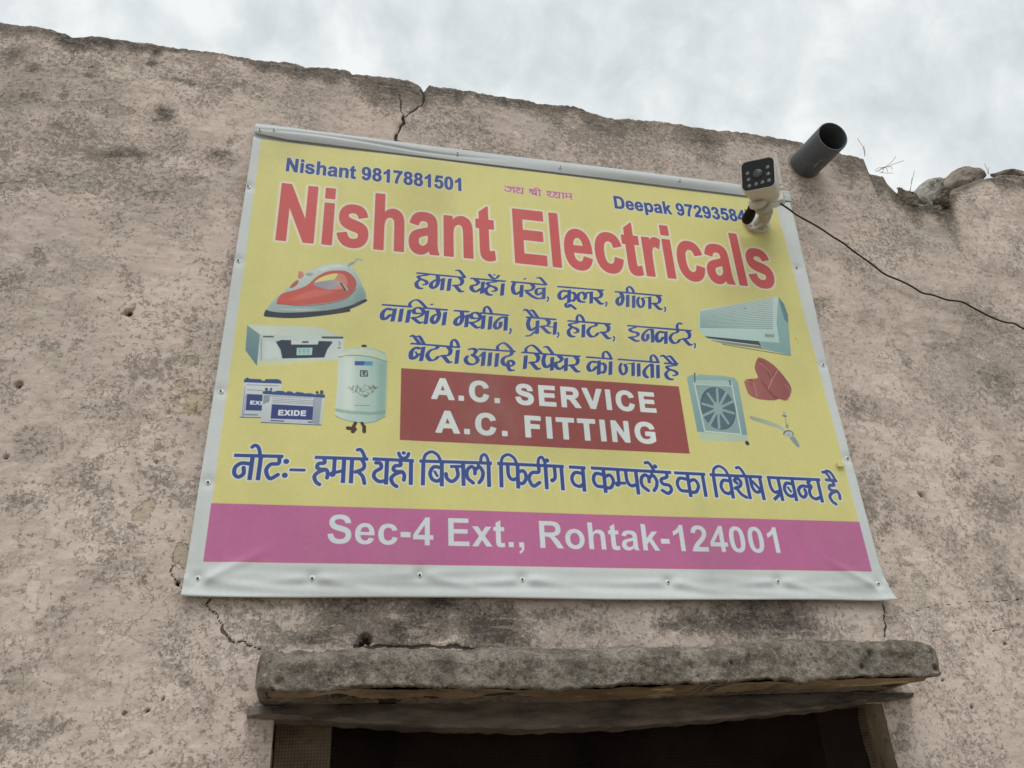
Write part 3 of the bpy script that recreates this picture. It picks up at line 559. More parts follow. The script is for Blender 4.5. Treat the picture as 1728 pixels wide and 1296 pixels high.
def broken(name, poly, y, bulge, mat, seed, sc0=4.827, ox=1370, oy=250, rough=0.004):
    pts = [at(ox + a / sc0, oy + b / sc0, y) for a, b in poly]; c = sum(pts, Vector()) / len(pts)
    P2 = [(p.x - c.x, p.z - c.z) for p in pts]; n = 96; m = 22; V = []; Fq = []
    def rad_(a):
        dx, dz = math.cos(a), math.sin(a); best = 0.01
        for (ax_, az_), (bx_, bz_) in zip(P2, P2[1:] + P2[:1]):
            ex_, ez_ = bx_ - ax_, bz_ - az_; den = dx * ez_ - dz * ex_
            if abs(den) < 1e-9: continue
            t = (ax_ * ez_ - az_ * ex_) / den; u = (ax_ * dz - az_ * dx) / den
            if t > 0 and -1e-6 <= u <= 1 + 1e-6: best = max(best, t)
        return best
    R0 = [rad_(2 * math.pi * k / n) for k in range(n)]
    for side in (-1, 1):
        for j in range(m + 1):
            t = j / m; rr = math.sin(t * math.pi / 2) ** 0.8 if side < 0 else 1 - (j / m)
            yy = -bulge * (1 - rr ** 3) if side < 0 else bulge * 2.2 * (j / m)
            if side > 0 and j == 0: continue
            for k in range(n):
                a = 2 * math.pi * k / n; x = R0[k] * rr * math.cos(a); z = R0[k] * rr * math.sin(a)
                q = Vector((x * 30 + seed * 3, yy * 30, z * 30)); d = mnoise.fractal(q, .9, 2, 4) * rough + mnoise.fractal(q * 5, .8, 2, 3) * rough * 0.4; f_ = max(abs(rr), .05)
                V.append((c.x + x * (1 + d * 6), y + yy + d * 1.5, c.z + z * (1 + d * 6)))
    rows = len(V) // n
    Fq = [(j * n + k, j * n + (k + 1) % n, (j + 1) * n + (k + 1) % n, (j + 1) * n + k) for j in range(rows - 1) for k in range(n)]
    return child(pyd(name, V, Fq, mat, None, True), building)
broken('mortar_lump', [(815, 365), (880, 300), (930, 262), (990, 240), (1060, 248), (1110, 255), (1140, 320), (1120, 460), (1000, 540), (860, 520), (800, 430)], 0.085, .022, grey_c, 1, rough=.006)
broken('stone', [(1070, 290), (1095, 240), (1130, 200), (1190, 165), (1240, 153), (1300, 160), (1390, 178), (1435, 212), (1380, 270), (1280, 320), (1150, 350), (1090, 340)], 0.052, .020, tan, 3, rough=.0035)
broken('plaster_chunk', [(682, 325), (740, 333), (800, 358), (855, 388), (905, 432), (850, 475), (770, 450), (700, 395)], 0.004, .010, CONCRETE, 5, rough=.006)
broken('plaster_chunk', [(955, 445), (1010, 420), (1008, 360), (1050, 332), (1092, 335), (1112, 372), (1147, 430), (1132, 482), (1080, 466), (1030, 452)], 0.002, .011, CONCRETE, 7, rough=.008)
broken('plaster_chunk', [(885, 418), (920, 428), (940, 438), (915, 445), (890, 440)], 0.004, .005, CONCRETE, 9)
broken('stone', [(1440, 215), (1500, 198), (1550, 184), (1620, 182), (1700, 190), (1770, 200), (1760, 240), (1600, 245), (1480, 235)], 0.035, .012, CONCRETE, 11, rough=.004)

# ------------------------------------------------------------------ the printed banner
S = 1650.0; BX0, BX1, BZ0, BZ1 = -0.034, 1.212, -0.066, 0.922
IW, IH = int((BX1 - BX0) * S), int((BZ1 - BZ0) * S)
img = np.zeros((IH, IW, 3)); img[:] = (0.765, 0.79, 0.79)
def hexc(c): return np.array(c) / 255.0
class Painter:
    def region(s, pts, m):
        xs_ = [p[0] for p in pts]; ys_ = [p[1] for p in pts]
        x0, x1 = int(max(0, (min(xs_) - m - BX0) * S)), int(min(IW, (max(xs_) + m - BX0) * S + 2))
        y0, y1 = int(max(0, (min(ys_) - m - BZ0) * S)), int(min(IH, (max(ys_) + m - BZ0) * S + 2))
        yy, xx = np.mgrid[y0:y1, x0:x1]
        return (slice(y0, y1), slice(x0, x1)), BX0 + (xx + .5) / S, BZ0 + (yy + .5) / S
    def sdf(s, polys, X, Y):
        ins = np.zeros(X.shape, bool); D = np.full(X.shape, 1e9)
        for P in polys:
            Q = list(P) + [P[0]]; D = np.minimum(D, seg_dist(X, Y, Q))
            for (ax, ay), (bx, by) in zip(Q[:-1], Q[1:]):
                if ay == by: continue
                ins ^= ((ay > Y) != (by > Y)) & (X < (bx - ax) * (Y - ay) / (by - ay) + ax)
        return np.where(ins, -D, D)
    def put(s, sl, d, color, alpha=1.0, soft=None):
        w = soft or 1.0 / S
        a = np.clip(0.5 - d / w, 0, 1) * alpha
        c = color if isinstance(color, np.ndarray) and color.ndim == 3 else hexc(color)
        img[sl] = img[sl] * (1 - a[..., None]) + c * a[..., None]
    def fill(s, polys, color, c2=None, ang=0.0, alpha=1.0, soft=None, off=0.0, halo=None):
        allp = [p for P in polys for p in P]; sl, X, Y = s.region(allp, 0.006 + (soft or 0) + abs(off))
        d = s.sdf(polys, X, Y) - off
        if halo: s.put(sl, d - halo[0], halo[1], halo[3] if len(halo) > 3 else 1.0, halo[2])
        if c2 is not None:
            a = np.array(allp); u = X * math.cos(ang) + Y * math.sin(ang); ua = a[:, 0] * math.cos(ang) + a[:, 1] * math.sin(ang)
            t = np.clip((u - ua.min()) / (ua.max() - ua.min()), 0, 1)[..., None]
            color = hexc(color) * (1 - t) + hexc(c2) * t
        s.put(sl, d, color, alpha, soft)
    def strokes(s, st, color, halo=None, alpha=1.0, soft=None, nib=None, butt=False):
        allp = [p for r, P in st for p in P]; sl, X, Y = s.region(allp, max(r for r, P in st) + 0.006)
        D = np.full(X.shape, 1e9)
        if nib:
            ca, sa = math.cos(nib[0]), math.sin(nib[0])
            X, Y = X * ca + Y * sa, (-X * sa + Y * ca) / nib[1]; st = [(r, [(p[0] * ca + p[1] * sa, (-p[0] * sa + p[1] * ca) / nib[1]) for p in P]) for r, P in st]
        for r, P in st:
            if butt and len(P) == 2:
                vx, vy = P[1][0] - P[0][0], P[1][1] - P[0][1]; l = math.hypot(vx, vy); vx /= l; vy /= l
                t = (X - P[0][0]) * vx + (Y - P[0][1]) * vy; n_ = np.abs((X - P[0][0]) * vy - (Y - P[0][1]) * vx)
                D = np.minimum(D, np.maximum(n_ - r, np.abs(t - l / 2) - l / 2))
            else: D = np.minimum(D, (seg_dist(X, Y, P) if len(P) > 1 else np.hypot(X - P[0][0], Y - P[0][1])) - r)
        if halo: s.put(sl, D - halo[0], halo[1], 1.0, halo[2])
        s.put(sl, D, color, alpha, soft)
P_ = Painter()
YEL, BLUE, RED, PINK, MAR, WHT = (204, 199, 130), (54, 74, 138), (192, 88, 88), (182, 104, 148), (146, 76, 74), (212, 222, 222)
def rect(x0, z0, x1, z1): return [(x0, z0), (x1, z0), (x1, z1), (x0, z1)]
P_.fill([rect(-0.001, -0.001, 1.141, 0.869)], YEL)
P_.fill([rect(-0.0018, -0.0005, 1.1415, 0.0932)], PINK)
P_.fill([rect(0.2895, 0.2165, 0.8237, 0.358)], MAR)

GL = {
'N': (1479, "M150 0 L150 1466 L438 1466 L1038 487 L1038 1466 L1313 1466 L1313 0 L1016 0 L425 956 L425 0 Z"),
'i': (569, "M147 1206 L147 1466 L428 1466 L428 1206 Z M147 0 L147 1062 L428 1062 L428 0 Z"),
's': (1139, "M48 303 L330 346 Q348 264 403 221 Q458 179 557 179 Q666 179 721 219 Q758 247 758 294 Q758 326 738 347 Q717 367 644 384 Q304 459 213 521 Q87 607 87 760 Q87 898 196 992 Q305 1086 534 1086 Q752 1086 858 1015 Q964 944 1004 805 L739 756 Q722 818 674 851 Q627 884 539 884 Q428 884 380 853 Q348 831 348 796 Q348 766 376 745 Q414 717 638 666 Q863 615 952 541 Q1040 466 1040 332 Q1040 186 918 81 Q796 -24 557 -24 Q340 -24 213 64 Q87 152 48 303 Z"),
'h': (1251, "M143 1466 L424 1466 L424 927 Q560 1086 749 1086 Q846 1086 924 1050 Q1002 1014 1041 958 Q1081 902 1095 834 Q1110 766 1110 623 L1110 0 L829 0 L829 561 Q829 728 813 773 Q797 818 756 844 Q716 871 655 871 Q585 871 530 837 Q475 803 449 734 Q424 666 424 532 L424 0 L143 0 Z"),
'n': (1251, "M1114 0 L833 0 L833 542 Q833 714 815 764 Q797 815 756 843 Q716 871 659 871 Q586 871 528 831 Q470 791 448 725 Q427 659 427 481 L427 0 L146 0 L146 1062 L407 1062 L407 906 Q546 1086 757 1086 Q850 1086 927 1052 Q1004 1019 1043 967 Q1083 915 1098 849 Q1114 783 1114 660 Z"),
'a': (1139, "M357 738 L102 784 Q145 938 250 1012 Q355 1086 562 1086 Q750 1086 842 1041 Q934 997 971 928 Q1009 860 1009 677 L1006 349 Q1006 209 1019 142 Q1033 76 1070 0 L792 0 Q781 28 765 83 Q758 108 755 116 Q683 46 601 11 Q519 -24 426 -24 Q262 -24 167 65 Q73 154 73 290 Q73 380 116 450 Q159 521 236 558 Q314 596 460 624 Q657 661 733 693 L733 721 Q733 802 693 836 Q653 871 542 871 Q467 871 425 841 Q383 812 357 738 Z M733 510 Q679 492 562 467 Q445 442 409 418 Q354 379 354 319 Q354 260 398 217 Q442 174 510 174 Q586 174 655 224 Q706 262 722 317 Q733 353 733 454 Z"),
't': (682, "M634 1062 L634 838 L442 838 L442 410 Q442 280 447 258 Q453 237 472 223 Q492 209 520 209 Q559 209 633 236 L657 18 Q559 -24 435 -24 Q359 -24 298 1 Q237 27 208 67 Q180 108 169 177 Q160 226 160 375 L160 838 L31 838 L31 1062 L160 1062 L160 1273 L442 1437 L442 1062 Z"),
'E': (1366, "M149 0 L149 1466 L1236 1466 L1236 1218 L445 1218 L445 893 L1181 893 L1181 646 L445 646 L445 247 L1264 247 L1264 0 Z"),
'l': (569, "M147 0 L147 1466 L428 1466 L428 0 Z"),
'e': (1139, "M762 338 L1042 291 Q988 137 871 56 Q755 -24 580 -24 Q303 -24 170 157 Q65 302 65 523 Q65 787 203 936 Q341 1086 552 1086 Q789 1086 926 929 Q1063 773 1057 450 L353 450 Q356 325 421 255 Q486 186 583 186 Q649 186 694 222 Q739 258 762 338 Z M778 622 Q775 744 715 807 Q655 871 569 871 Q477 871 417 804 Q357 737 358 622 Z"),
'c': (1139, "M1073 748 L796 698 Q782 781 732 823 Q683 865 604 865 Q499 865 436 792 Q374 720 374 550 Q374 361 437 283 Q501 205 608 205 Q688 205 739 250 Q790 296 811 407 L1087 360 Q1044 170 922 73 Q800 -24 595 -24 Q362 -24 223 123 Q85 270 85 530 Q85 793 224 939 Q363 1086 600 1086 Q794 1086 908 1002 Q1023 919 1073 748 Z"),
'r': (797, "M416 0 L135 0 L135 1062 L396 1062 L396 911 Q463 1018 516 1052 Q570 1086 638 1086 Q734 1086 823 1033 L736 788 Q665 834 604 834 Q545 834 504 801 Q463 769 439 684 Q416 599 416 328 Z"),
'o': (1251, "M82 546 Q82 686 151 817 Q220 948 346 1017 Q473 1086 629 1086 Q870 1086 1024 929 Q1178 773 1178 534 Q1178 293 1022 134 Q867 -24 631 -24 Q485 -24 352 42 Q220 108 151 235 Q82 363 82 546 Z M370 531 Q370 373 445 289 Q520 205 630 205 Q740 205 814 289 Q889 373 889 533 Q889 689 814 773 Q740 857 630 857 Q520 857 445 773 Q370 689 370 531 Z"),
'D': (1479, "M148 1466 L689 1466 Q872 1466 968 1438 Q1097 1400 1189 1303 Q1281 1206 1329 1065 Q1377 925 1377 719 Q1377 538 1332 407 Q1277 247 1175 148 Q1098 73 967 31 Q869 0 705 0 L148 0 Z M444 1218 L444 247 L665 247 Q789 247 844 261 Q916 279 963 322 Q1011 365 1041 463 Q1071 562 1071 732 Q1071 902 1041 993 Q1011 1084 957 1135 Q903 1186 820 1204 Q758 1218 577 1218 Z"),
'p': (1251, "M139 1062 L401 1062 L401 906 Q452 986 539 1036 Q626 1086 732 1086 Q917 1086 1046 941 Q1175 796 1175 537 Q1175 271 1045 123 Q915 -24 730 -24 Q642 -24 570 11 Q499 46 420 131 L420 -404 L139 -404 Z M417 549 Q417 370 488 284 Q559 199 661 199 Q759 199 824 277 Q889 356 889 535 Q889 702 822 783 Q755 864 656 864 Q553 864 485 784 Q417 705 417 549 Z"),
'k': (1139, "M137 0 L137 1466 L418 1466 L418 688 L747 1062 L1093 1062 L730 674 L1119 0 L816 0 L549 477 L418 340 L418 0 Z"),
'x': (1139, "M12 0 L397 550 L28 1062 L371 1062 L561 768 L760 1062 L1089 1062 L728 560 L1122 0 L779 0 L561 332 L341 0 Z"),
'A': (1479, "M1472 0 L1150 0 L1022 333 L436 333 L315 0 L1 0 L572 1466 L885 1466 Z M927 580 L725 1124 L527 580 Z"),
'C': (1479, "M1087 539 L1374 448 Q1308 208 1154 91 Q1001 -25 766 -25 Q474 -25 286 174 Q98 373 98 719 Q98 1084 287 1286 Q476 1488 784 1488 Q1053 1488 1221 1329 Q1321 1235 1371 1059 L1078 989 Q1052 1103 969 1169 Q887 1235 769 1235 Q606 1235 504 1118 Q403 1001 403 739 Q403 461 503 343 Q603 225 763 225 Q881 225 966 300 Q1051 375 1087 539 Z"),
'S': (1366, "M74 477 L362 505 Q388 360 467 292 Q547 224 682 224 Q825 224 897 284 Q970 345 970 426 Q970 478 939 514 Q909 551 833 578 Q781 596 596 642 Q358 701 262 787 Q127 908 127 1082 Q127 1194 190 1291 Q254 1389 373 1440 Q493 1491 662 1491 Q938 1491 1077 1370 Q1217 1249 1224 1047 L928 1034 Q909 1147 846 1196 Q784 1246 659 1246 Q530 1246 457 1193 Q410 1159 410 1102 Q410 1050 454 1013 Q510 966 726 915 Q942 864 1045 809 Q1149 755 1207 660 Q1266 566 1266 427 Q1266 301 1196 191 Q1126 81 998 27 Q870 -26 679 -26 Q401 -26 252 102 Q103 231 74 477 Z"),
'R': (1479, "M150 0 L150 1466 L773 1466 Q1008 1466 1114 1426 Q1221 1387 1285 1286 Q1349 1185 1349 1055 Q1349 890 1252 782 Q1155 675 962 647 Q1058 591 1120 524 Q1183 457 1289 286 L1468 0 L1114 0 L900 319 Q786 490 744 534 Q702 579 655 595 Q608 612 506 612 L446 612 L446 0 Z M446 846 L665 846 Q878 846 931 864 Q984 882 1014 926 Q1044 970 1044 1036 Q1044 1110 1004 1155 Q965 1201 893 1213 Q857 1218 677 1218 L446 1218 Z"),
'V': (1366, "M523 0 L-1 1466 L320 1466 L691 381 L1050 1466 L1364 1466 L839 0 Z"),
'I': (569, "M140 0 L140 1466 L436 1466 L436 0 Z"),
'F': (1251, "M151 0 L151 1466 L1156 1466 L1156 1218 L447 1218 L447 871 L1059 871 L1059 623 L447 623 L447 0 Z"),
'T': (1251, "M478 0 L478 1218 L43 1218 L43 1466 L1208 1466 L1208 1218 L774 1218 L774 0 Z"),
'G': (1593, "M828 539 L828 786 L1466 786 L1466 202 Q1373 112 1196 43 Q1020 -25 839 -25 Q609 -25 438 71 Q267 168 181 347 Q95 527 95 738 Q95 967 191 1145 Q287 1323 472 1418 Q613 1491 823 1491 Q1096 1491 1249 1376 Q1403 1262 1447 1060 L1153 1005 Q1122 1113 1036 1175 Q951 1238 823 1238 Q629 1238 514 1115 Q400 992 400 750 Q400 489 516 358 Q632 228 820 228 Q913 228 1006 264 Q1100 301 1167 353 L1167 539 Z"),
'X': (1366, "M0 0 L501 765 L47 1466 L393 1466 L687 995 L975 1466 L1318 1466 L862 754 L1363 0 L1006 0 L681 507 L355 0 Z"),
'.': (569, "M147 0 L147 281 L428 281 L428 0 Z"),
',': (569, "M144 281 L425 281 L425 80 Q425 -42 404 -112 Q383 -183 324 -239 Q266 -295 176 -327 L121 -211 Q206 -183 242 -134 Q278 -85 280 0 L144 0 Z"),
'-': (682, "M80 390 L80 671 L602 671 L602 390 Z"), ' ': (569, ""),
'0': (1139, "M562 1472 Q775 1472 895 1320 Q1038 1140 1038 723 Q1038 307 894 125 Q775 -25 562 -25 Q348 -25 217 139 Q86 304 86 726 Q86 1140 230 1322 Q349 1472 562 1472 Z M562 1239 Q511 1239 471 1206 Q431 1174 409 1090 Q380 981 380 723 Q380 465 406 368 Q432 272 471 240 Q511 208 562 208 Q613 208 653 240 Q693 273 715 357 Q744 465 744 723 Q744 981 718 1077 Q692 1174 652 1206 Q613 1239 562 1239 Z"),
'1': (1139, "M806 0 L525 0 L525 1059 Q371 915 162 846 L162 1101 Q272 1137 401 1237 Q530 1338 578 1472 L806 1472 Z"),
'2': (1139, "M1036 261 L1036 0 L51 0 Q67 148 147 280 Q227 413 463 632 Q653 809 696 872 Q754 959 754 1044 Q754 1138 703 1188 Q653 1239 564 1239 Q476 1239 424 1186 Q372 1133 364 1010 L84 1038 Q109 1270 241 1371 Q373 1472 571 1472 Q788 1472 912 1355 Q1036 1238 1036 1064 Q1036 965 1000 875 Q965 786 888 688 Q837 623 704 501 Q571 379 535 339 Q500 299 478 261 Z"),
'3': (1139, "M77 389 L349 422 Q362 318 419 263 Q476 208 557 208 Q644 208 703 274 Q763 340 763 452 Q763 558 706 620 Q649 682 567 682 Q513 682 438 661 L469 890 Q583 887 643 939 Q703 992 703 1079 Q703 1153 659 1197 Q615 1241 542 1241 Q470 1241 419 1191 Q368 1141 357 1045 L98 1089 Q125 1222 179 1301 Q234 1381 331 1426 Q429 1472 550 1472 Q757 1472 882 1340 Q985 1232 985 1096 Q985 903 774 788 Q900 761 975 667 Q1051 573 1051 440 Q1051 247 910 111 Q769 -25 559 -25 Q360 -25 229 89 Q98 204 77 389 Z"),
'4': (1139, "M638 0 L638 295 L38 295 L38 541 L674 1472 L910 1472 L910 542 L1092 542 L1092 295 L910 295 L910 0 Z M638 542 L638 1043 L301 542 Z"),
'5': (1139, "M91 377 L371 406 Q383 311 442 255 Q501 200 578 200 Q666 200 727 271 Q788 343 788 487 Q788 622 727 689 Q667 757 570 757 Q449 757 353 650 L125 683 L269 1446 L1012 1446 L1012 1183 L482 1183 L438 934 Q532 981 630 981 Q817 981 947 845 Q1077 709 1077 492 Q1077 311 972 169 Q829 -25 575 -25 Q372 -25 244 84 Q116 193 91 377 Z"),
'7': (1139, "M86 1185 L86 1446 L1046 1446 L1046 1241 Q926 1123 803 902 Q680 681 615 432 Q551 184 552 0 L281 0 Q288 288 400 587 Q512 887 699 1185 Z"),
'8': (1139, "M331 795 Q222 841 172 921 Q123 1002 123 1098 Q123 1262 237 1369 Q352 1476 563 1476 Q772 1476 887 1369 Q1003 1262 1003 1098 Q1003 996 950 916 Q897 837 801 795 Q923 746 986 652 Q1050 558 1050 435 Q1050 232 920 105 Q791 -22 576 -22 Q376 -22 243 83 Q87 207 87 423 Q87 542 146 641 Q205 741 331 795 Z M389 1074 Q389 990 436 943 Q484 896 563 896 Q643 896 691 943 Q739 991 739 1075 Q739 1154 691 1201 Q644 1249 566 1249 Q485 1249 437 1201 Q389 1153 389 1074 Z M363 446 Q363 330 422 265 Q482 200 571 200 Q658 200 715 262 Q772 325 772 443 Q772 546 714 608 Q656 671 567 671 Q464 671 413 600 Q363 529 363 446 Z"),
'9': (1139, "M93 339 L365 369 Q375 286 417 246 Q459 206 528 206 Q615 206 676 286 Q737 366 754 618 Q648 495 489 495 Q316 495 190 628 Q65 762 65 976 Q65 1199 197 1335 Q330 1472 535 1472 Q758 1472 901 1299 Q1044 1127 1044 732 Q1044 330 895 152 Q746 -26 507 -26 Q335 -26 229 65 Q123 157 93 339 Z M729 953 Q729 1089 666 1164 Q604 1239 522 1239 Q444 1239 392 1177 Q341 1116 341 976 Q341 834 397 767 Q453 701 537 701 Q618 701 673 765 Q729 829 729 953 Z"),
}
def glyph(ch):
    adv, d = GL[ch]; tk = d.replace('M', ' M ').replace('L', ' L ').replace('Q', ' Q ').replace('Z', ' Z ').split(); polys = []; cur = []; i = 0
    while i < len(tk):
        k = tk[i]
        if k == 'Z': polys.append(cur); cur = []; i += 1
        elif k in 'ML': cur.append((float(tk[i + 1]), float(tk[i + 2]))); i += 3
        else:
            c = np.array((float(tk[i + 1]), float(tk[i + 2]))); e_ = np.array((float(tk[i + 3]), float(tk[i + 4]))); a = np.array(cur[-1])
            for t in (0.25, 0.5, 0.75, 1.0): cur.append(tuple((1 - t) ** 2 * a + 2 * t * (1 - t) * c + t * t * e_))
            i += 5
    return adv, polys
def text(s, x0, zl, x1, zr_, cap, color, off=0.0, halo=None, track=0.0, shear=0.0):
    gl = []; x = 0
    for ch in s:
        adv, po = glyph(ch); gl.append((x, po)); x += adv + track
    allx = [q[0] + gx for gx, po in gl for P in po for q in P]; a, b = min(allx), max(allx)
    todo = []
    for gx, po in gl:
        if not po: continue
        T = []
        for P in po:
            T.append([(x0 + (gx + q[0] - a) / (b - a) * (x1 - x0) + shear * q[1] / 1466 * cap, zl + (zr_ - zl) * (gx + q[0] - a) / (b - a) + q[1] / 1466 * cap) for q in P])
        todo.append(T)
    if halo:
        for T in todo:
            allp = [p for P in T for p in P]; sl, X, Y = P_.region(allp, 0.012); d = P_.sdf(T, X, Y) - off
            P_.put(sl, d - halo[0], halo[1], halo[3] if len(halo) > 3 else 1, halo[2])
    for T in todo: P_.fill(T, color, off=off)
text('Nishant 9817881501', 0.0535, 0.7925, 0.4055, 0.7905, 0.0350, BLUE, off=0.0007, halo=(0.0016, (205, 208, 190), 0.0016))
text('Deepak 9729358454', 0.7430, 0.7912, 1.098, 0.7935, 0.0350, BLUE, off=0.0007, halo=(0.0016, (205, 208, 190), 0.0016))
text('Nishant Electricals', 0.0500, 0.6205, 1.0880, 0.6160, 0.1385, RED, off=0.0019, halo=(0.0045, (214, 214, 196), 0.0030, 0.85))
text('A.C. SERVICE', 0.3445, 0.3006, 0.7690, 0.2986, 0.0410, WHT, off=0.0013, track=190)
text('A.C. FITTING', 0.3520, 0.2350, 0.7600, 0.2340, 0.0415, WHT, off=0.0013, track=190)
text('Sec-4 Ext., Rohtak-124001', 0.1785, 0.0318, 0.9670, 0.0304, 0.0475, (205, 214, 218), off=-0.0002)

# Devanagari letters as pen strokes: y 0 = head line, 100 = foot; (half width, points)
def st(w, *p): return (w, list(p))
K = {
 'ma': (104, [st(11, (52, 6), (55, 38), (46, 72), (24, 92), (8, 78), (14, 56), (30, 42), (52, 28)), st(7, (64, 40), (88, 20)), st(10.5, (88, 18), (78, 100))]),
 'aa': (45, [st(10.5, (27, 16), (16, 100))]),
 'ra': (83, [st(11, (48, 4), (62, 24), (52, 50), (30, 57), (6, 60)), st(10.5, (17, 62), (47, 95), (62, 95))]),
 'ya': (93, [st(11, (32, 6), (50, 24), (32, 44), (8, 50), (8, 74), (32, 88), (64, 64)), st(10.5, (80, 16), (68, 98))]),
 'ha': (85, [st(9.5, (70, 8), (38, 15), (12, 22), (26, 38), (55, 46), (68, 58), (63, 71), (47, 75)), st(10.5, (20, 46), (2, 66), (4, 88), (17, 100), (34, 102))]),
 'pa': (82, [st(11, (22, 6), (10, 40), (15, 72), (32, 82), (54, 64)), st(10.5, (70, 16), (60, 100))]),
 'kha': (150, [st(10.5, (52, 4), (63, 24), (44, 47), (10, 52)), st(10, (16, 62), (54, 90), (88, 100), (114, 92)), st(9.5, (112, 28), (84, 34), (76, 60), (90, 74), (112, 56)), st(10.5, (130, 20), (122, 100))]),
 'ka': (122, [st(11, (58, 28), (30, 28), (8, 56), (14, 84), (36, 80), (56, 58)), st(10.5, (78, 16), (66, 106)), st(9.5, (76, 44), (100, 32), (113, 54), (100, 90), (86, 88))]),
 'la': (104, [st(10.5, (44, 94), (16, 90), (6, 64), (20, 34), (44, 28), (57, 50), (50, 72)), st(9, (57, 48), (72, 26), (94, 26)), st(10.5, (100, 16), (90, 100))]),
 'ga': (108, [st(11, (44, 6), (54, 34), (44, 70), (24, 92), (8, 72), (18, 46), (38, 34)), st(10.5, (92, 14), (80, 100))]),
 'ja': (112, [st(9, (20, 26), (8, 52), (10, 80), (26, 95), (44, 80), (52, 52), (44, 30)), st(5, (44, 32), (64, 24), (98, 22)), st(10, (102, 14), (90, 100))]),
 'sha': (110, [st(10.5, (40, 38), (14, 38), (8, 18), (26, 3), (54, 4), (68, 24), (56, 48), (26, 64), (0, 68)), st(10, (8, 72), (43, 97), (58, 92)), st(10.5, (92, 14), (80, 102))]),
 'na': (106, [st(10.5, (84, 14), (54, 18), (20, 46), (8, 76), (22, 93), (44, 76), (48, 50)), st(10.5, (87, 16), (77, 100))]),
 'va': (94, [st(11.5, (58, 27), (32, 24), (7, 50), (6, 84), (24, 90), (50, 62)), st(10.5, (80, 18), (66, 102))]),
 'ba': (98, [st(11.5, (58, 27), (32, 24), (7, 50), (6, 84), (24, 90), (52, 62)), st(5, (32, 46), (48, 72)), st(10.5, (84, 14), (68, 102))]),
 'i': (94, [st(10, (66, 4), (40, 14), (16, 24), (30, 38), (68, 44), (70, 60), (42, 72), (6, 78)), st(10.5, (14, 80), (46, 98), (66, 98))]),
 'ta_': (98, [st(10.5, (76, 4), (70, 18), (32, 32), (10, 62), (28, 92), (60, 86), (78, 68))]),
 'a': (140, [st(10.5, (32, 5), (56, 0), (74, 12), (60, 34), (50, 38), (78, 56), (80, 80), (50, 97), (18, 92), (5, 70), (16, 50)), st(7, (92, 48), (120, 22)), st(10.5, (126, 14), (114, 102))]),
 'da': (103, [st(11, (78, 4), (68, 24), (30, 38), (12, 62), (24, 86), (44, 88)), st(9, (48, 84), (52, 62), (72, 58), (87, 74), (70, 90), (50, 88)), st(9.5, (46, 94), (60, 118), (80, 116))]),
 'ta': (86, [st(10.5, (66, 16), (38, 34), (12, 64), (14, 90), (28, 102)), st(10.5, (74, 16), (62, 102))]),
 'sa': (106, [st(10.5, (44, 4), (58, 22), (44, 44), (6, 54)), st(10, (14, 58), (44, 88), (58, 92)), st(6, (48, 50), (88, 52)), st(10.5, (98, 16), (86, 100))]),
 'pra': (86, [st(11, (22, 6), (10, 40), (15, 72), (32, 82), (54, 64)), st(10.5, (72, 16), (62, 104)), st(8, (-4, 122), (20, 116), (54, 86))]),
 'ii': (42, [st(10.5, (27, 16), (15, 102)), st(8, (-16, 0), (-14, -30), (4, -46), (24, -28), (32, 0))]),
 'im': (46, [st(10.5, (28, 18), (15, 102)), st(8.5, (30, 0), (32, -26), (64, -48), (92, -40), (128, -4))]),
 'E': (0, [st(8.5, (-58, -44), (-38, -44), (-4, -2))]), 'AI': (0, [st(8.5, (-96, -44), (-80, -48), (-42, -4)), st(8.5, (-56, -46), (-40, -46), (-12, -4))]),
 'uu': (0, [st(8.5, (-58, 104), (-76, 116), (-74, 136), (-56, 134), (-54, 118), (-38, 126), (-16, 146))]),
 'dot': (0, [st(9.5, (9, -28))]), 'cb': (0, [st(8.5, (-103, -38), (-88, -18), (-72, -12), (-56, -18), (-43, -36)), st(8, (-71, -38))]),
 'reph': (0, [st(8.5, (-22, 0), (-22, -26), (-4, -46), (14, -42))]),
}
GAPS = {'sha': (-2, 64)}
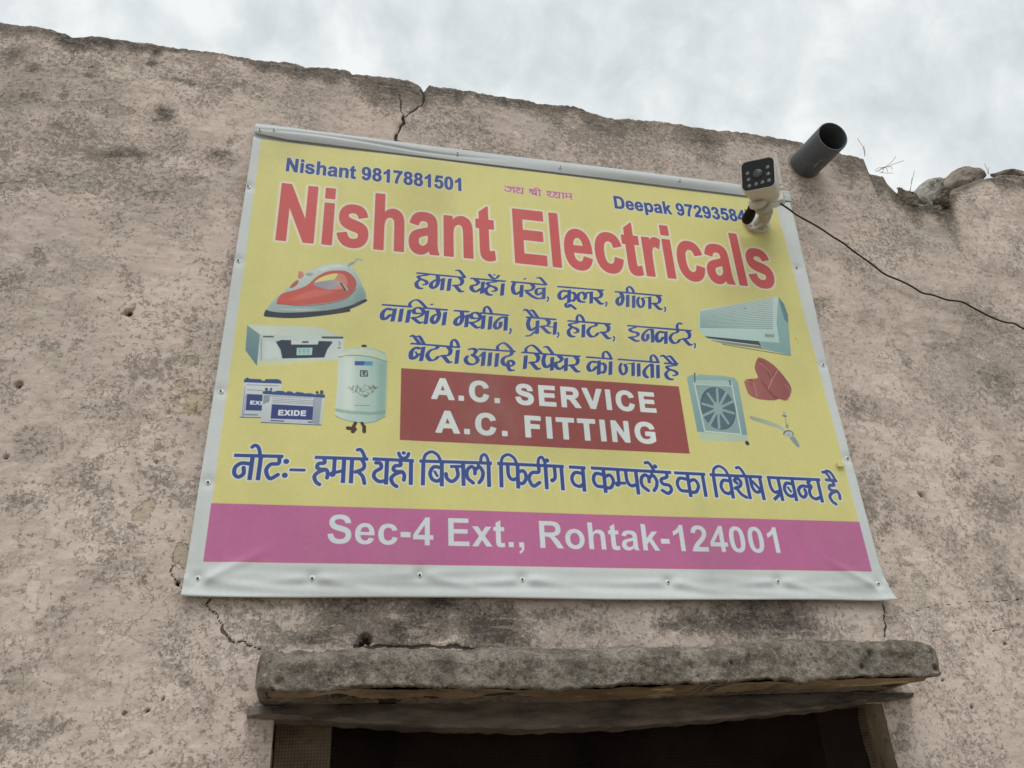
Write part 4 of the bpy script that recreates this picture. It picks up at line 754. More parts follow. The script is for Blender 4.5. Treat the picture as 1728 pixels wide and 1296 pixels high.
Lb = {
 'na': (80, [st(7, (64, 34), (30, 32), (10, 50), (10, 76), (26, 88), (42, 74), (40, 50)), st(7.5, (68, 0), (66, 100))]),
 'o': (34, [st(7.5, (18, 0), (16, 100)), st(6.5, (-18, -36), (-8, -44), (6, -34), (16, 0))]),
 'ta_': (66, [st(7, (52, 4), (50, 30), (22, 34), (8, 60), (24, 92), (52, 76))]),
 'ha': (64, [st(7, (38, 4), (40, 22), (18, 26), (12, 42), (28, 50), (48, 50), (56, 66), (54, 84)), st(7, (44, 50), (18, 62), (4, 80), (12, 102), (26, 112))]),
 'ma': (68, [st(7, (16, 2), (16, 60)), st(11, (11, 68)), st(6, (12, 64), (52, 52)), st(7.5, (54, 0), (54, 104))]),
 'aa': (30, [st(7.5, (18, 0), (18, 104))]),
 'ra': (54, [st(7, (28, 4), (38, 22), (34, 42), (4, 56)), st(7, (14, 54), (34, 74), (42, 102))]),
 'ya': (72, [st(7, (14, 16), (32, 18), (34, 38), (12, 54), (8, 76), (28, 94), (54, 90)), st(7.5, (58, 0), (56, 106))]),
 'va': (66, [st(7, (50, 26), (22, 24), (8, 50), (16, 76), (36, 84), (50, 74)), st(7.5, (54, 0), (53, 106))]),
 'ba': (66, [st(7, (50, 26), (22, 24), (8, 50), (16, 76), (36, 84), (50, 74)), st(5, (24, 40), (38, 66)), st(7.5, (54, 0), (53, 106))]),
 'ja': (80, [st(7, (46, 20), (50, 60), (28, 84), (8, 72), (4, 52)), st(6, (20, 20), (72, 18)), st(7.5, (72, 0), (72, 102))]),
 'la': (78, [st(7, (30, 88), (8, 66), (8, 34), (24, 18), (38, 28), (38, 48)), st(7, (38, 34), (56, 18), (70, 40), (66, 68), (54, 86)), st(6, (52, 0), (54, 18))]),
 'ii': (30, [st(7.5, (16, 0), (15, 104)), st(6, (-16, 0), (-12, -28), (2, -38), (12, -22), (16, 0))]),
 'im': (34, [st(7.5, (16, 0), (14, 104)), st(6, (16, 0), (24, -28), (48, -42), (72, -28), (84, 0))]),
 'pha': (90, [st(7, (10, 4), (12, 50), (28, 68), (50, 60)), st(7.5, (52, 0), (50, 106)), st(7, (52, 34), (76, 28), (86, 54), (74, 80), (54, 84))]),
 'ga': (66, [st(7, (24, 0), (24, 50), (12, 64)), st(8.5, (11, 64)), st(7.5, (54, 0), (54, 106))]),
 'ka': (90, [st(7, (48, 28), (18, 24), (6, 50), (16, 78), (46, 82)), st(7.5, (50, 0), (50, 108)), st(7, (50, 38), (74, 28), (86, 54), (74, 82), (58, 86))]),
 'm_': (42, [st(7, (18, 2), (18, 58)), st(11, (12, 66)), st(6, (12, 62), (46, 60))]),
 'pa': (62, [st(7, (8, 4), (10, 50), (24, 70), (48, 64)), st(7.5, (50, 0), (50, 108))]),
 'Da': (58, [st(7, (38, 4), (36, 22), (12, 34), (16, 54), (42, 60), (48, 80), (32, 96), (10, 84))]),
 'sha': (72, [st(7, (16, 34), (6, 22), (20, 12), (34, 26), (28, 46), (4, 58)), st(7, (10, 58), (26, 84), (46, 98)), st(7.5, (62, 0), (62, 106))]),
 'Sa': (64, [st(7, (8, 4), (10, 50), (24, 72), (48, 66)), st(6, (14, 20), (44, 60)), st(7.5, (52, 0), (52, 108))]),
 'pra': (64, [st(7, (8, 4), (10, 48), (24, 68), (48, 62)), st(7.5, (52, 0), (52, 108)), st(7, (50, 72), (12, 104))]),
 'n_': (52, [st(7, (60, 36), (28, 34), (8, 52), (12, 78), (26, 86), (40, 70), (38, 50))]),
 'dha': (72, [st(7, (20, 6), (8, 18), (20, 34), (8, 52), (8, 78), (26, 92), (52, 84)), st(7.5, (58, 0), (56, 108))]),
 'shr': (56, [st(7, (16, 30), (6, 20), (20, 10), (34, 22), (28, 42), (4, 54)), st(8, (20, 60), (44, 86)), st(7, (46, 56), (20, 88)), st(7.5, (48, 0), (48, 104))]),
 'sh_': (50, [st(7, (8, 20), (20, 8), (36, 20), (30, 44), (4, 58)), st(7, (10, 58), (26, 84), (46, 96))]),
 'E': (0, [st(6.5, (-46, -38), (-34, -40), (-24, -28), (-12, 0))]), 'AI': (0, [st(6.5, (-66, -36), (-52, -36), (-40, -20), (-34, 0)), st(6.5, (-46, -44), (-30, -42), (-18, -26), (-10, 0))]),
 'dot': (0, [st(9, (-6, -24))]), 'cb': (0, [st(6.5, (-62, -30), (-56, -16), (-42, -8), (-28, -16), (-22, -30)), st(7.5, (-42, -32))]),
}
def word(lib, gl, x0, z0, x1, z1, H, color, halo, hw=6.5, head0=0.0, wmul=1.0, lean=0.0, nib=None):
    x = 0; ss = []; cuts = [head0]
    for g_ in gl:
        adv, strokes_ = lib[g_]
        for r, p in strokes_: ss.append((r * wmul, [(x + a, b) for a, b in p]))
        if lib is K and g_ in GAPS: cuts += [x + GAPS[g_][0], x + GAPS[g_][1]]
        x += adv
    W = x; k = (x1 - x0) / W; cuts.append(W)
    def tf(a, b): return (x0 + a * k + lean * b / 100 * H, z0 + (z1 - z0) * a / W - b / 100 * H)
    out_ = [(r / 100 * H, [tf(*q) for q in smooth_pts(p, 5)]) for r, p in ss]
    for a, b in zip(cuts[::2], cuts[1::2]):
        if b > a: out_.append((hw / 100 * H, [tf(a, 0), tf(b, 0)]))
    P_.strokes(out_, color, halo, nib=nib, butt=True)
HB = (0.0014, (206, 210, 190), 0.0014)
def W1(gl, a, b, **kw):
    word(K, gl, a[0], a[1], b[0], b[1], 0.0350, BLUE, HB, hw=10.8, wmul=1.14, nib=(rad(20), 0.42), **kw)
zA, zB, zC = .5705, .4902, .4108
Ax = lambda x, y: (at(620 + x / 5.76, 440 + y / 5.76).x, at(620 + x / 5.76, 440 + y / 5.76).z - ZO)
Bx = lambda x, y: (at(900 + x / 5.76, 440 + y / 5.76).x, at(900 + x / 5.76, 440 + y / 5.76).z - ZO)
for gl, a, b in [(['ha', 'ma', 'aa', 'ra', 'E'], Ax(472, 132), Ax(948, 180)), (['ya', 'ha', 'aa', 'cb'], Ax(995, 185), Ax(1338, 215)), (['pa', 'dot', 'kha', 'E'], Ax(1388, 218), Bx(124, 248)),
                 (['ka', 'uu', 'la', 'ra'], Bx(225, 263), Bx(680, 301)), (['ga', 'ii', 'ja', 'ra'], Bx(782, 313), Bx(1242, 353)),
                 (['va', 'aa', 'im', 'sha', 'dot', 'ga'], Ax(138, 438), Ax(778, 493)), (['ma', 'sha', 'ii', 'na'], Ax(835, 497), Ax(1370, 545)), (['pra', 'AI', 'sa'], Ax(1535, 560), Bx(218, 583)),
                 (['ha', 'ii', 'ta_', 'ra'], Bx(323, 595), Bx(748, 628)), (['i', 'na', 'va', 'ta_', 'reph', 'ra'], Bx(903, 640), Bx(1530, 692)),
                 (['ba', 'AI', 'ta_', 'ra', 'ii'], Ax(415, 815), Ax(898, 853)), (['im', 'ra', 'pa', 'E', 'ya', 'ra'], Ax(1492, 898), Bx(453, 940)),
                 (['ka', 'ii'], Bx(505, 945), Bx(765, 965)), (['ja', 'aa', 'ta', 'ii'], Bx(812, 967), Bx(1220, 998)), (['ha', 'AI'], Bx(1262, 1003), Bx(1402, 1013))]:
    if a: W1(gl, a, b)
W1(['a', 'aa', 'im', 'da'], Ax(940, 858), Ax(1437, 892), head0=88)
for f, x, y in [(Bx, 135, 370), (Bx, 700, 418), (Bx, 1270, 468), (Ax, 1385, 678), (Bx, 235, 715), (Bx, 775, 752), (Bx, 1560, 818)]:
    a, z = f(x, y); P_.strokes([(.0024, [(a, z)]), (.0015, [(a + .0010, z), (a + .0008, z - .004), (a - .0020, z - .0095)])], BLUE, HB)
Dx = lambda x, y: (at(380 + x / 4.8, 730 + y / 4.8).x, at(380 + x / 4.8, 730 + y / 4.8).z - ZO)
Ex = lambda x, y: (at(720 + x / 4.8, 740 + y / 4.8).x, at(720 + x / 4.8, 740 + y / 4.8).z - ZO)
Fx = lambda x, y: (at(1080 + x / 4.8, 740 + y / 4.8).x, at(1080 + x / 4.8, 740 + y / 4.8).z - ZO)
HL = (0.0019, (214, 220, 214), 0.0014)
for gl, a, b in [(['na', 'o', 'ta_'], Dx(72, 190), Dx(472, 200)), (['ha', 'ma', 'aa', 'ra', 'E'], Dx(725, 207), Dx(1158, 222)), (['ya', 'ha', 'aa', 'cb'], Dx(1192, 220), Dx(1527, 235)),
                 (['im', 'ba', 'ja', 'la', 'ii'], Dx(1570, 237), Ex(525, 207)), (['im', 'pha', 'ta_', 'ii', 'dot', 'ga'], Ex(567, 208), Ex(1107, 232)), (['va'], Ex(1147, 235), Ex(1283, 243)),
                 (['ka', 'm_', 'pa', 'la', 'E', 'dot', 'Da'], Ex(1325, 243), Fx(247, 280)), (['ka', 'aa'], Fx(270, 282), Fx(522, 295)), (['im', 'va', 'sha', 'E', 'Sa'], Fx(557, 298), Fx(980, 317)),
                 (['pra', 'ba', 'n_', 'dha'], Fx(1018, 320), Fx(1450, 340)), (['ha', 'AI'], Fx(1487, 340), Fx(1588, 350))]:
    word(Lb, gl, a[0], a[1], b[0], b[1], 0.0425, BLUE, HL, hw=7.2, wmul=1.10)
for x, y in ((495, 240), (483, 352)): P_.strokes([(.0047, [Dx(x, y)])], BLUE, HL)
P_.strokes([(.0026, [Dx(532, 308), Dx(640, 311)])], BLUE, HL)
Hx = lambda x, y: (at(820 + x / 9.6, 300 + y / 9.6).x, at(820 + x / 9.6, 300 + y / 9.6).z - ZO)
for gl, a, b in [(['ja', 'ya'], Hx(285, 162), Hx(612, 195)), (['shr', 'ii'], Hx(680, 205), Hx(892, 235)), (['sh_', 'ya', 'aa', 'ma'], Hx(965, 242), Hx(1390, 285))]:
    word(Lb, gl, a[0], a[1], b[0], b[1], 0.0158, (176, 92, 140), (0.0012, (212, 196, 180), 0.0014), hw=7, wmul=1.3)

# product pictures
def mk(ox, oy, s):
    def f(pts, smooth=0, closed=True):
        q = smooth_pts(pts, smooth, closed) if smooth else pts
        return [(at(ox + x / s, oy + y / s).x, at(ox + x / s, oy + y / s).z - ZO) for x, y in q]
    return f
G = mk(400, 420, 6.4)
up = math.pi / 2
P_.fill([G([(205, 1270), (245, 1285), (1100, 1215), (1160, 1000), (1080, 930), (860, 850), (250, 830), (120, 830)])], (196, 206, 176), alpha=.55, soft=.004)
# iron
P_.fill([G([(320, 665), (400, 560), (540, 440), (660, 340), (740, 270), (860, 215), (1000, 175), (1110, 168), (1220, 195), (1290, 280), (1350, 400), (1392, 560), (1230, 660), (900, 720), (500, 725), (330, 700)], 4)], (128, 152, 152), (190, 204, 198), up + .4)
P_.fill([G([(430, 600), (480, 500), (640, 450), (760, 400), (850, 320), (960, 262), (1090, 245), (1200, 265), (1280, 350), (1275, 440), (1180, 535), (1000, 590), (700, 618), (520, 612)], 4)], (196, 88, 78), (176, 92, 86), 0)
P_.fill([G([(830, 385), (880, 330), (980, 290), (1100, 275), (1160, 300), (1190, 360), (1180, 420), (1090, 450), (960, 440), (880, 415)], 4)], (184, 170, 122), (205, 120, 108), 0)
P_.fill([G([(830, 385), (900, 325), (1010, 285), (1085, 282), (1040, 350), (960, 368)], 3)], (214, 204, 126))
P_.fill([G([(820, 385), (960, 355), (1080, 350), (1190, 430), (1180, 470), (1090, 400), (1020, 450), (900, 430)], 3)], (136, 140, 158), (176, 170, 172), 0)
P_.strokes([(.0016, G([(1120, 385), (1150, 430), (1170, 460)], 3, False))], (70, 74, 84))
P_.fill([G([(315, 665), (290, 725), (330, 745), (600, 760), (900, 735), (1210, 690), (1220, 660), (1390, 585), (1392, 555), (1330, 570), (1220, 625), (1020, 668), (800, 690), (500, 700), (340, 680)], 3)], (48, 58, 72), (58, 52, 60), 0)
P_.fill([G([(665, 255), (705, 255), (725, 300), (690, 335), (655, 325)])], (196, 128, 112)); P_.fill([G([(735, 280), (790, 262), (825, 285), (780, 305)], 3)], (128, 138, 134), (184, 188, 176), up)
P_.fill([G([(570, 425), (620, 365), (660, 350), (655, 390), (600, 430)], 3)], (168, 96, 92)); P_.strokes([(.0018, G([(1200, 200), (1260, 165), (1300, 125), (1350, 135)], 3, False))], (150, 168, 170)); P_.strokes([(.0030, G([(1215, 185), (1250, 165)], 0, False))], (140, 160, 162))
P_.strokes([(.0006, G([(430, 600), (700, 625), (1000, 600), (1180, 545), (1290, 440)], 4, False))], (120, 82, 80))
# inverter
P_.fill([G([(110, 832), (248, 935), (215, 1275), (92, 1105)])], (92, 124, 134), (122, 150, 156), up)
P_.fill([G([(110, 832), (850, 852), (1155, 965), (248, 935)])], (200, 210, 196), (186, 200, 192), 0)
P_.fill([G([(248, 935), (1155, 965), (1140, 1205), (225, 1225)])], (182, 196, 194), (196, 208, 206), 0)
P_.fill([G([(420, 1015), (480, 995), (1020, 1010), (1028, 1025), (975, 1095), (940, 1185), (490, 1195), (470, 1100)])], (46, 58, 72))
P_.fill([G([(583, 998), (885, 1000), (870, 1045), (585, 1045)])], (192, 204, 202)); P_.fill([G([(645, 1080), (815, 1078), (808, 1158), (642, 1160)])], (168, 200, 194))
for k in range(9): P_.strokes([(.0007, G([(665 + (k % 3) * 45, 1098 + (k // 3) * 20), (690 + (k % 3) * 45, 1096 + (k // 3) * 20)], 0, False))], (84, 122, 126))
P_.strokes([(.0014, G([(290, 958), (390, 960)], 0, False)), (.0022, G([(925, 968), (1135, 970)], 0, False)), (.0018, G([(712, 1018), (762, 1018)], 0, False)), (.0010, G([(1090, 1080), (1112, 1080)], 0, False))], (72, 84, 88))
P_.strokes([(.0008, G([(1095, 1015), (1115, 1035), (1100, 1055)], 3, False)), (.0005, G([(262, 980), (262, 1215)], 0, False))], (110, 122, 124))
# water heater
Hh = mk(390, 560, 5.945)
P_.fill([Hh([(1075, 235), (1110, 200), (1200, 170), (1330, 160), (1450, 180), (1540, 220), (1562, 260), (1560, 310), (1550, 780), (1540, 860), (1440, 920), (1320, 935), (1130, 900), (1045, 850), (1042, 770), (1060, 600), (1075, 300)], 0)], (196, 210, 204), (150, 180, 172), 0)
P_.fill([Hh([(1075, 240), (1200, 190), (1330, 175), (1450, 195), (1560, 250), (1560, 305), (1400, 260), (1200, 245), (1078, 265)])], (206, 214, 190), (176, 196, 176), 0)
P_.fill([Hh([(1042, 775), (1200, 800), (1400, 815), (1548, 795), (1545, 830), (1400, 845), (1200, 832), (1045, 810)])], (150, 178, 158), (128, 160, 146), 0)
P_.strokes([(.0008, Hh([(1078, 265), (1200, 245), (1400, 262), (1560, 310)], 3, False)), (.0006, Hh([(1045, 850), (1130, 890), (1320, 925), (1440, 910), (1540, 860)], 3, False))], (110, 134, 122))
P_.strokes([(.0026, Hh([(1320, 152), (1345, 152)], 0, False))], (62, 54, 48))
P_.fill([Hh([(1238, 305), (1420, 308), (1415, 350), (1238, 345)])], (84, 140, 176)); P_.fill([Hh([(1238, 305), (1345, 306), (1320, 348), (1238, 345)])], (54, 88, 150))
P_.strokes([(.0009, Hh([(1298, 400), (1362, 402), (1366, 455), (1296, 455), (1298, 400)], 0, False)), (.0010, Hh([(1318, 415), (1345, 415), (1318, 435), (1345, 440)], 2, False))], (46, 56, 62))
rs = random.Random(3)
for k in range(95):
    a = rs.uniform(-1, 1); hx = 1325 + a * 148; hy = 600 + (1 - a * a) * 55 * rs.uniform(-.9, 1.2) - 30 * abs(a)
    P_.strokes([(rs.uniform(.0004, .0011), Hh([(hx, hy), (hx + rs.uniform(-12, 12), hy + rs.uniform(-12, 12))], 0, False))], rs.choice([(96, 104, 86), (120, 112, 96), (132, 120, 112), (84, 96, 90)]), alpha=.75)
P_.strokes([(.0005, Hh([(1235, 748), (1385, 750)], 0, False))], (110, 120, 116))
P_.strokes([(.0030, Hh([(1245, 925), (1225, 965)], 0, False)), (.0034, Hh([(1170, 975), (1240, 985), (1220, 1010)], 0, False)), (.0026, Hh([(1310, 925), (1330, 960)], 0, False)), (.0032, Hh([(1333, 960), (1333, 1010)], 0, False))], (70, 52, 48))
P_.fill([Hh([(1130, 250), (1230, 262), (1225, 800), (1120, 790)])], (222, 230, 222), alpha=.45, soft=.010)
P_.fill([Hh([(1470, 300), (1560, 310), (1545, 860), (1460, 880)])], (112, 150, 142), alpha=.40, soft=.010)
P_.fill([G([(560, 560), (760, 470), (900, 450), (1050, 470), (900, 520), (700, 560)], 3)], (214, 128, 112), alpha=.45, soft=.006)
P_.fill([G([(880, 230), (1000, 190), (1120, 185), (1180, 215), (1050, 215), (930, 250)], 3)], (214, 222, 214), alpha=.55, soft=.003)
P_.fill([G([(1290, 480), (1340, 420), (1380, 540), (1250, 620)], 3)], (108, 138, 142), alpha=.40, soft=.006)
P_.fill([G([(430, 660), (700, 680), (900, 660), (700, 655)], 3)], (216, 224, 216), alpha=.40, soft=.003)
P_.fill([G([(300, 1000), (420, 1030), (460, 1180), (300, 1200)])], (216, 224, 220), alpha=.35, soft=.006)
# batteries
for dx, dy, w, clip in ((0, 0, 0, 0),):
    P_.fill([Hh([(130, 510), (505, 530), (500, 600), (315, 610), (300, 870), (90, 865), (125, 560)])], (182, 192, 196), (196, 204, 206), up)
    P_.fill([Hh([(130, 490), (165, 465), (185, 480), (300, 485), (310, 500), (340, 500), (345, 485), (470, 485), (500, 500), (508, 530), (130, 515)])], (52, 74, 128))
    P_.strokes([(.0006, Hh([(90, 865), (300, 870)], 0, False))], (52, 62, 74)); P_.fill([Hh([(160, 632), (320, 640), (318, 800), (145, 795)])], (52, 66, 118))
    P_.strokes([(.0005, Hh([(160, 590), (315, 598)], 0, False)), (.0010, Hh([(135, 838), (265, 842)], 0, False)), (.0004, Hh([(110, 860), (140, 560)], 0, False)), (.0004, Hh([(160, 540), (480, 552)], 0, False)), (.0004, Hh([(125, 860), (148, 640)], 0, False))], (96, 108, 124))
P_.fill([Hh([(318, 620), (940, 655), (905, 945), (300, 915)])], (180, 190, 194), (198, 206, 208), up)
P_.fill([Hh([(318, 605), (400, 598), (420, 612), (470, 600), (530, 605), (545, 620), (570, 605), (610, 610), (630, 628), (660, 612), (720, 620), (740, 628), (790, 625), (850, 640), (870, 632), (940, 640), (938, 672), (318, 632)])], (52, 76, 132))
P_.strokes([(.0022, Hh([(862, 622), (862, 615)], 0, False)), (.0028, Hh([(908, 622), (908, 610)], 0, False)), (.0022, Hh([(355, 590), (355, 582)], 0, False)), (.0018, Hh([(402, 588), (402, 582)], 0, False))], (64, 72, 74))
for k in range(8): P_.strokes([(.00045, Hh([(830 + k * 11, 668 + k), (815 + k * 9, 925 + k * 2)], 0, False)), (.00045, Hh([(330 + k * 8, 645), (325 + k * 8, 735 - k * 4)], 0, False))], (112, 124, 140))
for k in range(26): P_.strokes([(.0005, Hh([(400 + k * 16, 640 + k * .8), (400 + k * 16, 662 + k * .8)], 0, False))], (96, 112, 136), alpha=.8)
for k in range(3): P_.strokes([(.00045, Hh([(420, 680 + k * 17), (830, 702 + k * 17)], 0, False))], (110, 122, 140))
P_.fill([Hh([(410, 735), (825, 758), (812, 893), (397, 878)])], (50, 64, 118)); P_.strokes([(.0009, Hh([(400, 898), (530, 905)], 0, False)), (.0011, Hh([(775, 914), (808, 916)], 0, False)), (.0007, Hh([(300, 917), (905, 945)], 0, False))], (60, 76, 108))
def ex_text(s_, a, b, cap, off):
    pa, pb = Hh([a, b]); text(s_, pa[0], pa[1], pb[0], pb[1], cap, (214, 220, 224), off=off, track=60)
ex_text('EXIDE', (473, 845), (748, 852), 0.0098, 0.0005); ex_text('EXI', (192, 735), (306, 742), 0.0068, 0.0004)
# split air conditioner
I_ = mk(1140, 480, 7.2)
P_.fill([I_([(275, 360), (300, 315), (560, 280), (900, 220), (1180, 165), (1235, 160), (1260, 690), (1250, 720), (1000, 700), (340, 640), (290, 590), (268, 540)])], (172, 200, 196), (196, 212, 206), up)
P_.fill([I_([(1235, 160), (1300, 240), (1352, 380), (1362, 520), (1390, 870), (1060, 800), (1000, 700), (1250, 720), (1215, 480)])], (124, 160, 160), (150, 182, 180), up)
P_.fill([I_([(1235, 165), (1300, 245), (1352, 380), (1358, 480), (1310, 440), (1270, 300)])], (100, 132, 142))
P_.fill([I_([(340, 640), (1000, 700), (1030, 760), (560, 690), (380, 665)])], (62, 76, 80)); P_.fill([I_([(385, 668), (1020, 755), (1060, 800), (1010, 790), (560, 730), (440, 700)])], (142, 148, 142), (118, 124, 120), 0)
P_.strokes([(.0010, I_([(400, 675), (1000, 752)], 0, False))], (190, 206, 200)); P_.strokes([(.0008, I_([(560, 738), (1380, 875)], 0, False))], (74, 92, 92))
for k in range(16):
    t = k / 15; P_.strokes([(.00085, I_([(290, 345 + t * 190), (1165, 185 + t * 358)], 0, False))], (112, 138, 136), alpha=.5 + .45 * t)
P_.fill([I_([(1070, 610), (1190, 612), (1190, 655), (1075, 655)])], (146, 168, 160)); P_.strokes([(.0008, I_([(1085, 632), (1105, 632)], 0, False)), (.0008, I_([(1125, 634), (1142, 634)], 0, False)), (.0008, I_([(1160, 636), (1175, 636)], 0, False))], (104, 118, 114))
# desert cooler
J = mk(1140, 590, 7.2)
P_.fill([J([(125, 350), (180, 315), (260, 325), (620, 340), (700, 350), (745, 400), (860, 1045), (790, 1050), (255, 1010)])], (120, 152, 156), (142, 172, 172), up)
P_.fill([J([(200, 375), (640, 390), (660, 450), (225, 430)])], (164, 188, 180)); P_.fill([J([(255, 310), (600, 330), (580, 350), (280, 335)])], (150, 176, 170))
P_.fill([J([(222, 432), (665, 455), (785, 1035), (345, 1000)])], (134, 160, 162))
P_.fill([J([(265, 1005), (860, 1050), (870, 1130), (300, 1115)])], (178, 196, 176), (168, 188, 180), 0, alpha=.85, soft=.002)
P_.strokes([(.0014, J([(212, 395), (345, 1000), (785, 1040), (668, 420)], 0, False)), (.0008, J([(225, 432), (660, 455)], 0, False))], (190, 206, 196))
cxy = (505, 725); el_ = [(cxy[0] + 212 * math.cos(t) + 28 * math.sin(t), cxy[1] + 258 * math.sin(t) + 25 * math.cos(t)) for t in np.linspace(0, 2 * math.pi, 40)[:-1]]
P_.fill([J(el_)], (76, 96, 108))
for k in range(26):
    yy = cxy[1] - 240 + k * 19; hw = 205 * math.sqrt(max(0, 1 - ((yy - cxy[1]) / 258) ** 2)); P_.strokes([(.0004, J([(cxy[0] - hw, yy - 6), (cxy[0] + hw, yy + 8)], 0, False))], (116, 140, 146), alpha=.8)
for k in range(10):
    t = k / 10 * 2 * math.pi + 0.25; P_.strokes([(.0026, J([(cxy[0] + 40 * math.cos(t), cxy[1] + 50 * math.sin(t)), (cxy[0] + 195 * math.cos(t), cxy[1] + 235 * math.sin(t))], 0, False))], (136, 164, 166))
P_.strokes([(.0090, J([cxy], 0, False) if False else J([(500, 700), (510, 745)], 0, False))], (138, 164, 164)); P_.strokes([(.0038, J([(855, 1140), (860, 1150)], 0, False))], (48, 48, 46))
P_.strokes([(.0014, J([(222, 295), (222, 405)], 0, False)), (.0014, J([(642, 385), (655, 440)], 0, False))], (84, 104, 112))
# red bundle
P_.fill([J([(985, 115), (1010, 105), (1080, 130), (1170, 190), (1250, 270), (1330, 370), (1385, 460), (1392, 530), (1350, 625), (1290, 625), (1240, 610), (1180, 628), (1040, 620), (940, 595), (870, 545), (840, 460), (822, 400), (860, 368), (950, 362), (990, 345), (955, 260), (955, 190)], 2)], (158, 96, 92), (140, 84, 84), 0)
for pts, c in (([(1075, 200), (1120, 260), (1180, 330), (1160, 380), (1100, 290)], (118, 62, 66)), ([(1020, 370), (1100, 460), (1190, 580), (1120, 540), (1050, 430)], (124, 66, 68)), ([(870, 380), (940, 375), (950, 440), (900, 440)], (140, 70, 70)), ([(1180, 560), (1250, 610), (1180, 600)], (122, 64, 66)), ([(1000, 140), (1060, 150), (1100, 230), (1040, 200)], (140, 74, 72))): P_.fill([J(pts, 2)], c, alpha=.75, soft=.0025)
P_.strokes([(.0006, J([(1010, 175), (1060, 200), (1160, 350), (1110, 490)], 3, False)), (.0006, J([(1235, 255), (1165, 370), (1110, 490)], 3, False)), (.0006, J([(935, 370), (945, 440), (980, 590)], 2, False)), (.0005, J([(830, 395), (890, 395), (940, 440)], 2, False)), (.0005, J([(1310, 430), (1370, 490), (1375, 580), (1330, 620)], 3, False))], (204, 148, 136))
# ceiling fan
P_.fill([J([(890, 815), (940, 825), (1100, 870), (1250, 930), (1310, 975), (1300, 1010), (1250, 975), (1100, 925), (930, 870), (895, 845)], 2)], (150, 158, 138), (172, 184, 174), 0)
P_.fill([J([(1350, 1050), (1410, 1050), (1460, 1110), (1495, 1185), (1470, 1195), (1430, 1160)], 2)], (142, 158, 152), (128, 146, 150), 0)
P_.strokes([(.0010, J([(1310, 800), (1340, 960)], 0, False))], (150, 162, 150)); P_.strokes([(.0036, J([(1308, 780), (1310, 800)], 0, False))], (168, 176, 164)); P_.strokes([(.0012, J([(1290, 815), (1330, 820)], 2, False))], (70, 78, 78)); P_.strokes([(.0030, J([(1340, 930), (1342, 950)], 0, False))], (140, 152, 144))
ring = J([(1358 + 58 * math.cos(t), 1035 + 40 * math.sin(t)) for t in np.linspace(0, 2 * math.pi, 24)[:-1]]); P_.fill([ring], (176, 186, 178)); P_.strokes([(.0011, ring[11:] + ring[:2])], (72, 82, 84)); P_.strokes([(.0013, J([(1362, 1045)], 0, False))], (80, 92, 96))
P_.fill([J([(1380, 900), (1400, 960), (1420, 1040), (1380, 1000)])], (196, 204, 178), alpha=.35, soft=.006)
# slight fading, dust and print grain
gy, gx = np.mgrid[0:IH, 0:IW]; Xg = BX0 + gx / S; Zg = BZ0 + gy / S
dust = fbm(Xg * 6, Zg * 4, 201, 5); img *= (1 - 0.05 * np.clip(dust - 0.45, 0, 1) / 0.3)[..., None]
gr = (fbm(Xg * 220, Zg * 220, 202, 2) - 0.5)[..., None] * 0.02; img += gr
img += ((fbm(Xg * 40, Zg * 1.5, 203, 3) - 0.5) * 0.012)[..., None]
img = np.clip(img, 0, 1)
for px, py, r, c in [(1341, 574, .0016, (110, 104, 70)), (1345, 581, .0010, (120, 112, 80)), (1008, 499, .0006, (60, 60, 50)), (1255, 522, .0016, (70, 80, 70)), (968, 478, .0008, (90, 86, 60)), (1640, 0, .0001, (0, 0, 0))]:
    q = at(px, py); 
    if q.x < BX1: P_.strokes([(r, [(q.x, q.z - ZO)])], c, alpha=.7, soft=.0015)
bi = bpy.data.images.new('banner_print', IW, IH, alpha=False); rgba = np.ones((IH, IW, 4), np.float32); rgba[..., :3] = img
bi.pixels.foreach_set(rgba.ravel()); bi.update(); bi.pack()

Mb = Mat('printed_vinyl', 0.6, 0.3)
it = Mb.n('ShaderNodeTexImage'); it.image = bi; it.interpolation = 'Cubic'; it.extension = 'EXTEND'; uvn = Mb.n('ShaderNodeUVMap', uv_map='UVMap'); Mb.l(uvn.outputs[0], it.inputs[0])
dirt = Mb.noise(5, 8, 0.65, sca=(1, 1, .6)); cc = Mb.mix(Mb.step(dirt, 0.50, 0.72, 0, 0.20), it.outputs['Color'], (0.30, 0.28, 0.24)); Mb.color(cc)
Mb.bump(Mb.m2('ADD', Mb.noise(7, 3, .5, sca=(1, 1, .5)), Mb.m2('MULTIPLY', Mb.noise(420, 2), 0.05)), 0.3, 0.006)
white_v = plain('white_vinyl', (0.47, 0.51, 0.525), 0.7, 0.35, 0.03, 8, dirt=(0.35, 0.34, 0.30, .25))

banner = empty('shop_banner', (0.57, -0.002, ZO - 0.05))
tag(banner, 'large printed vinyl banner, yellow with red shop name and white border, screwed to the wall', 'banner')
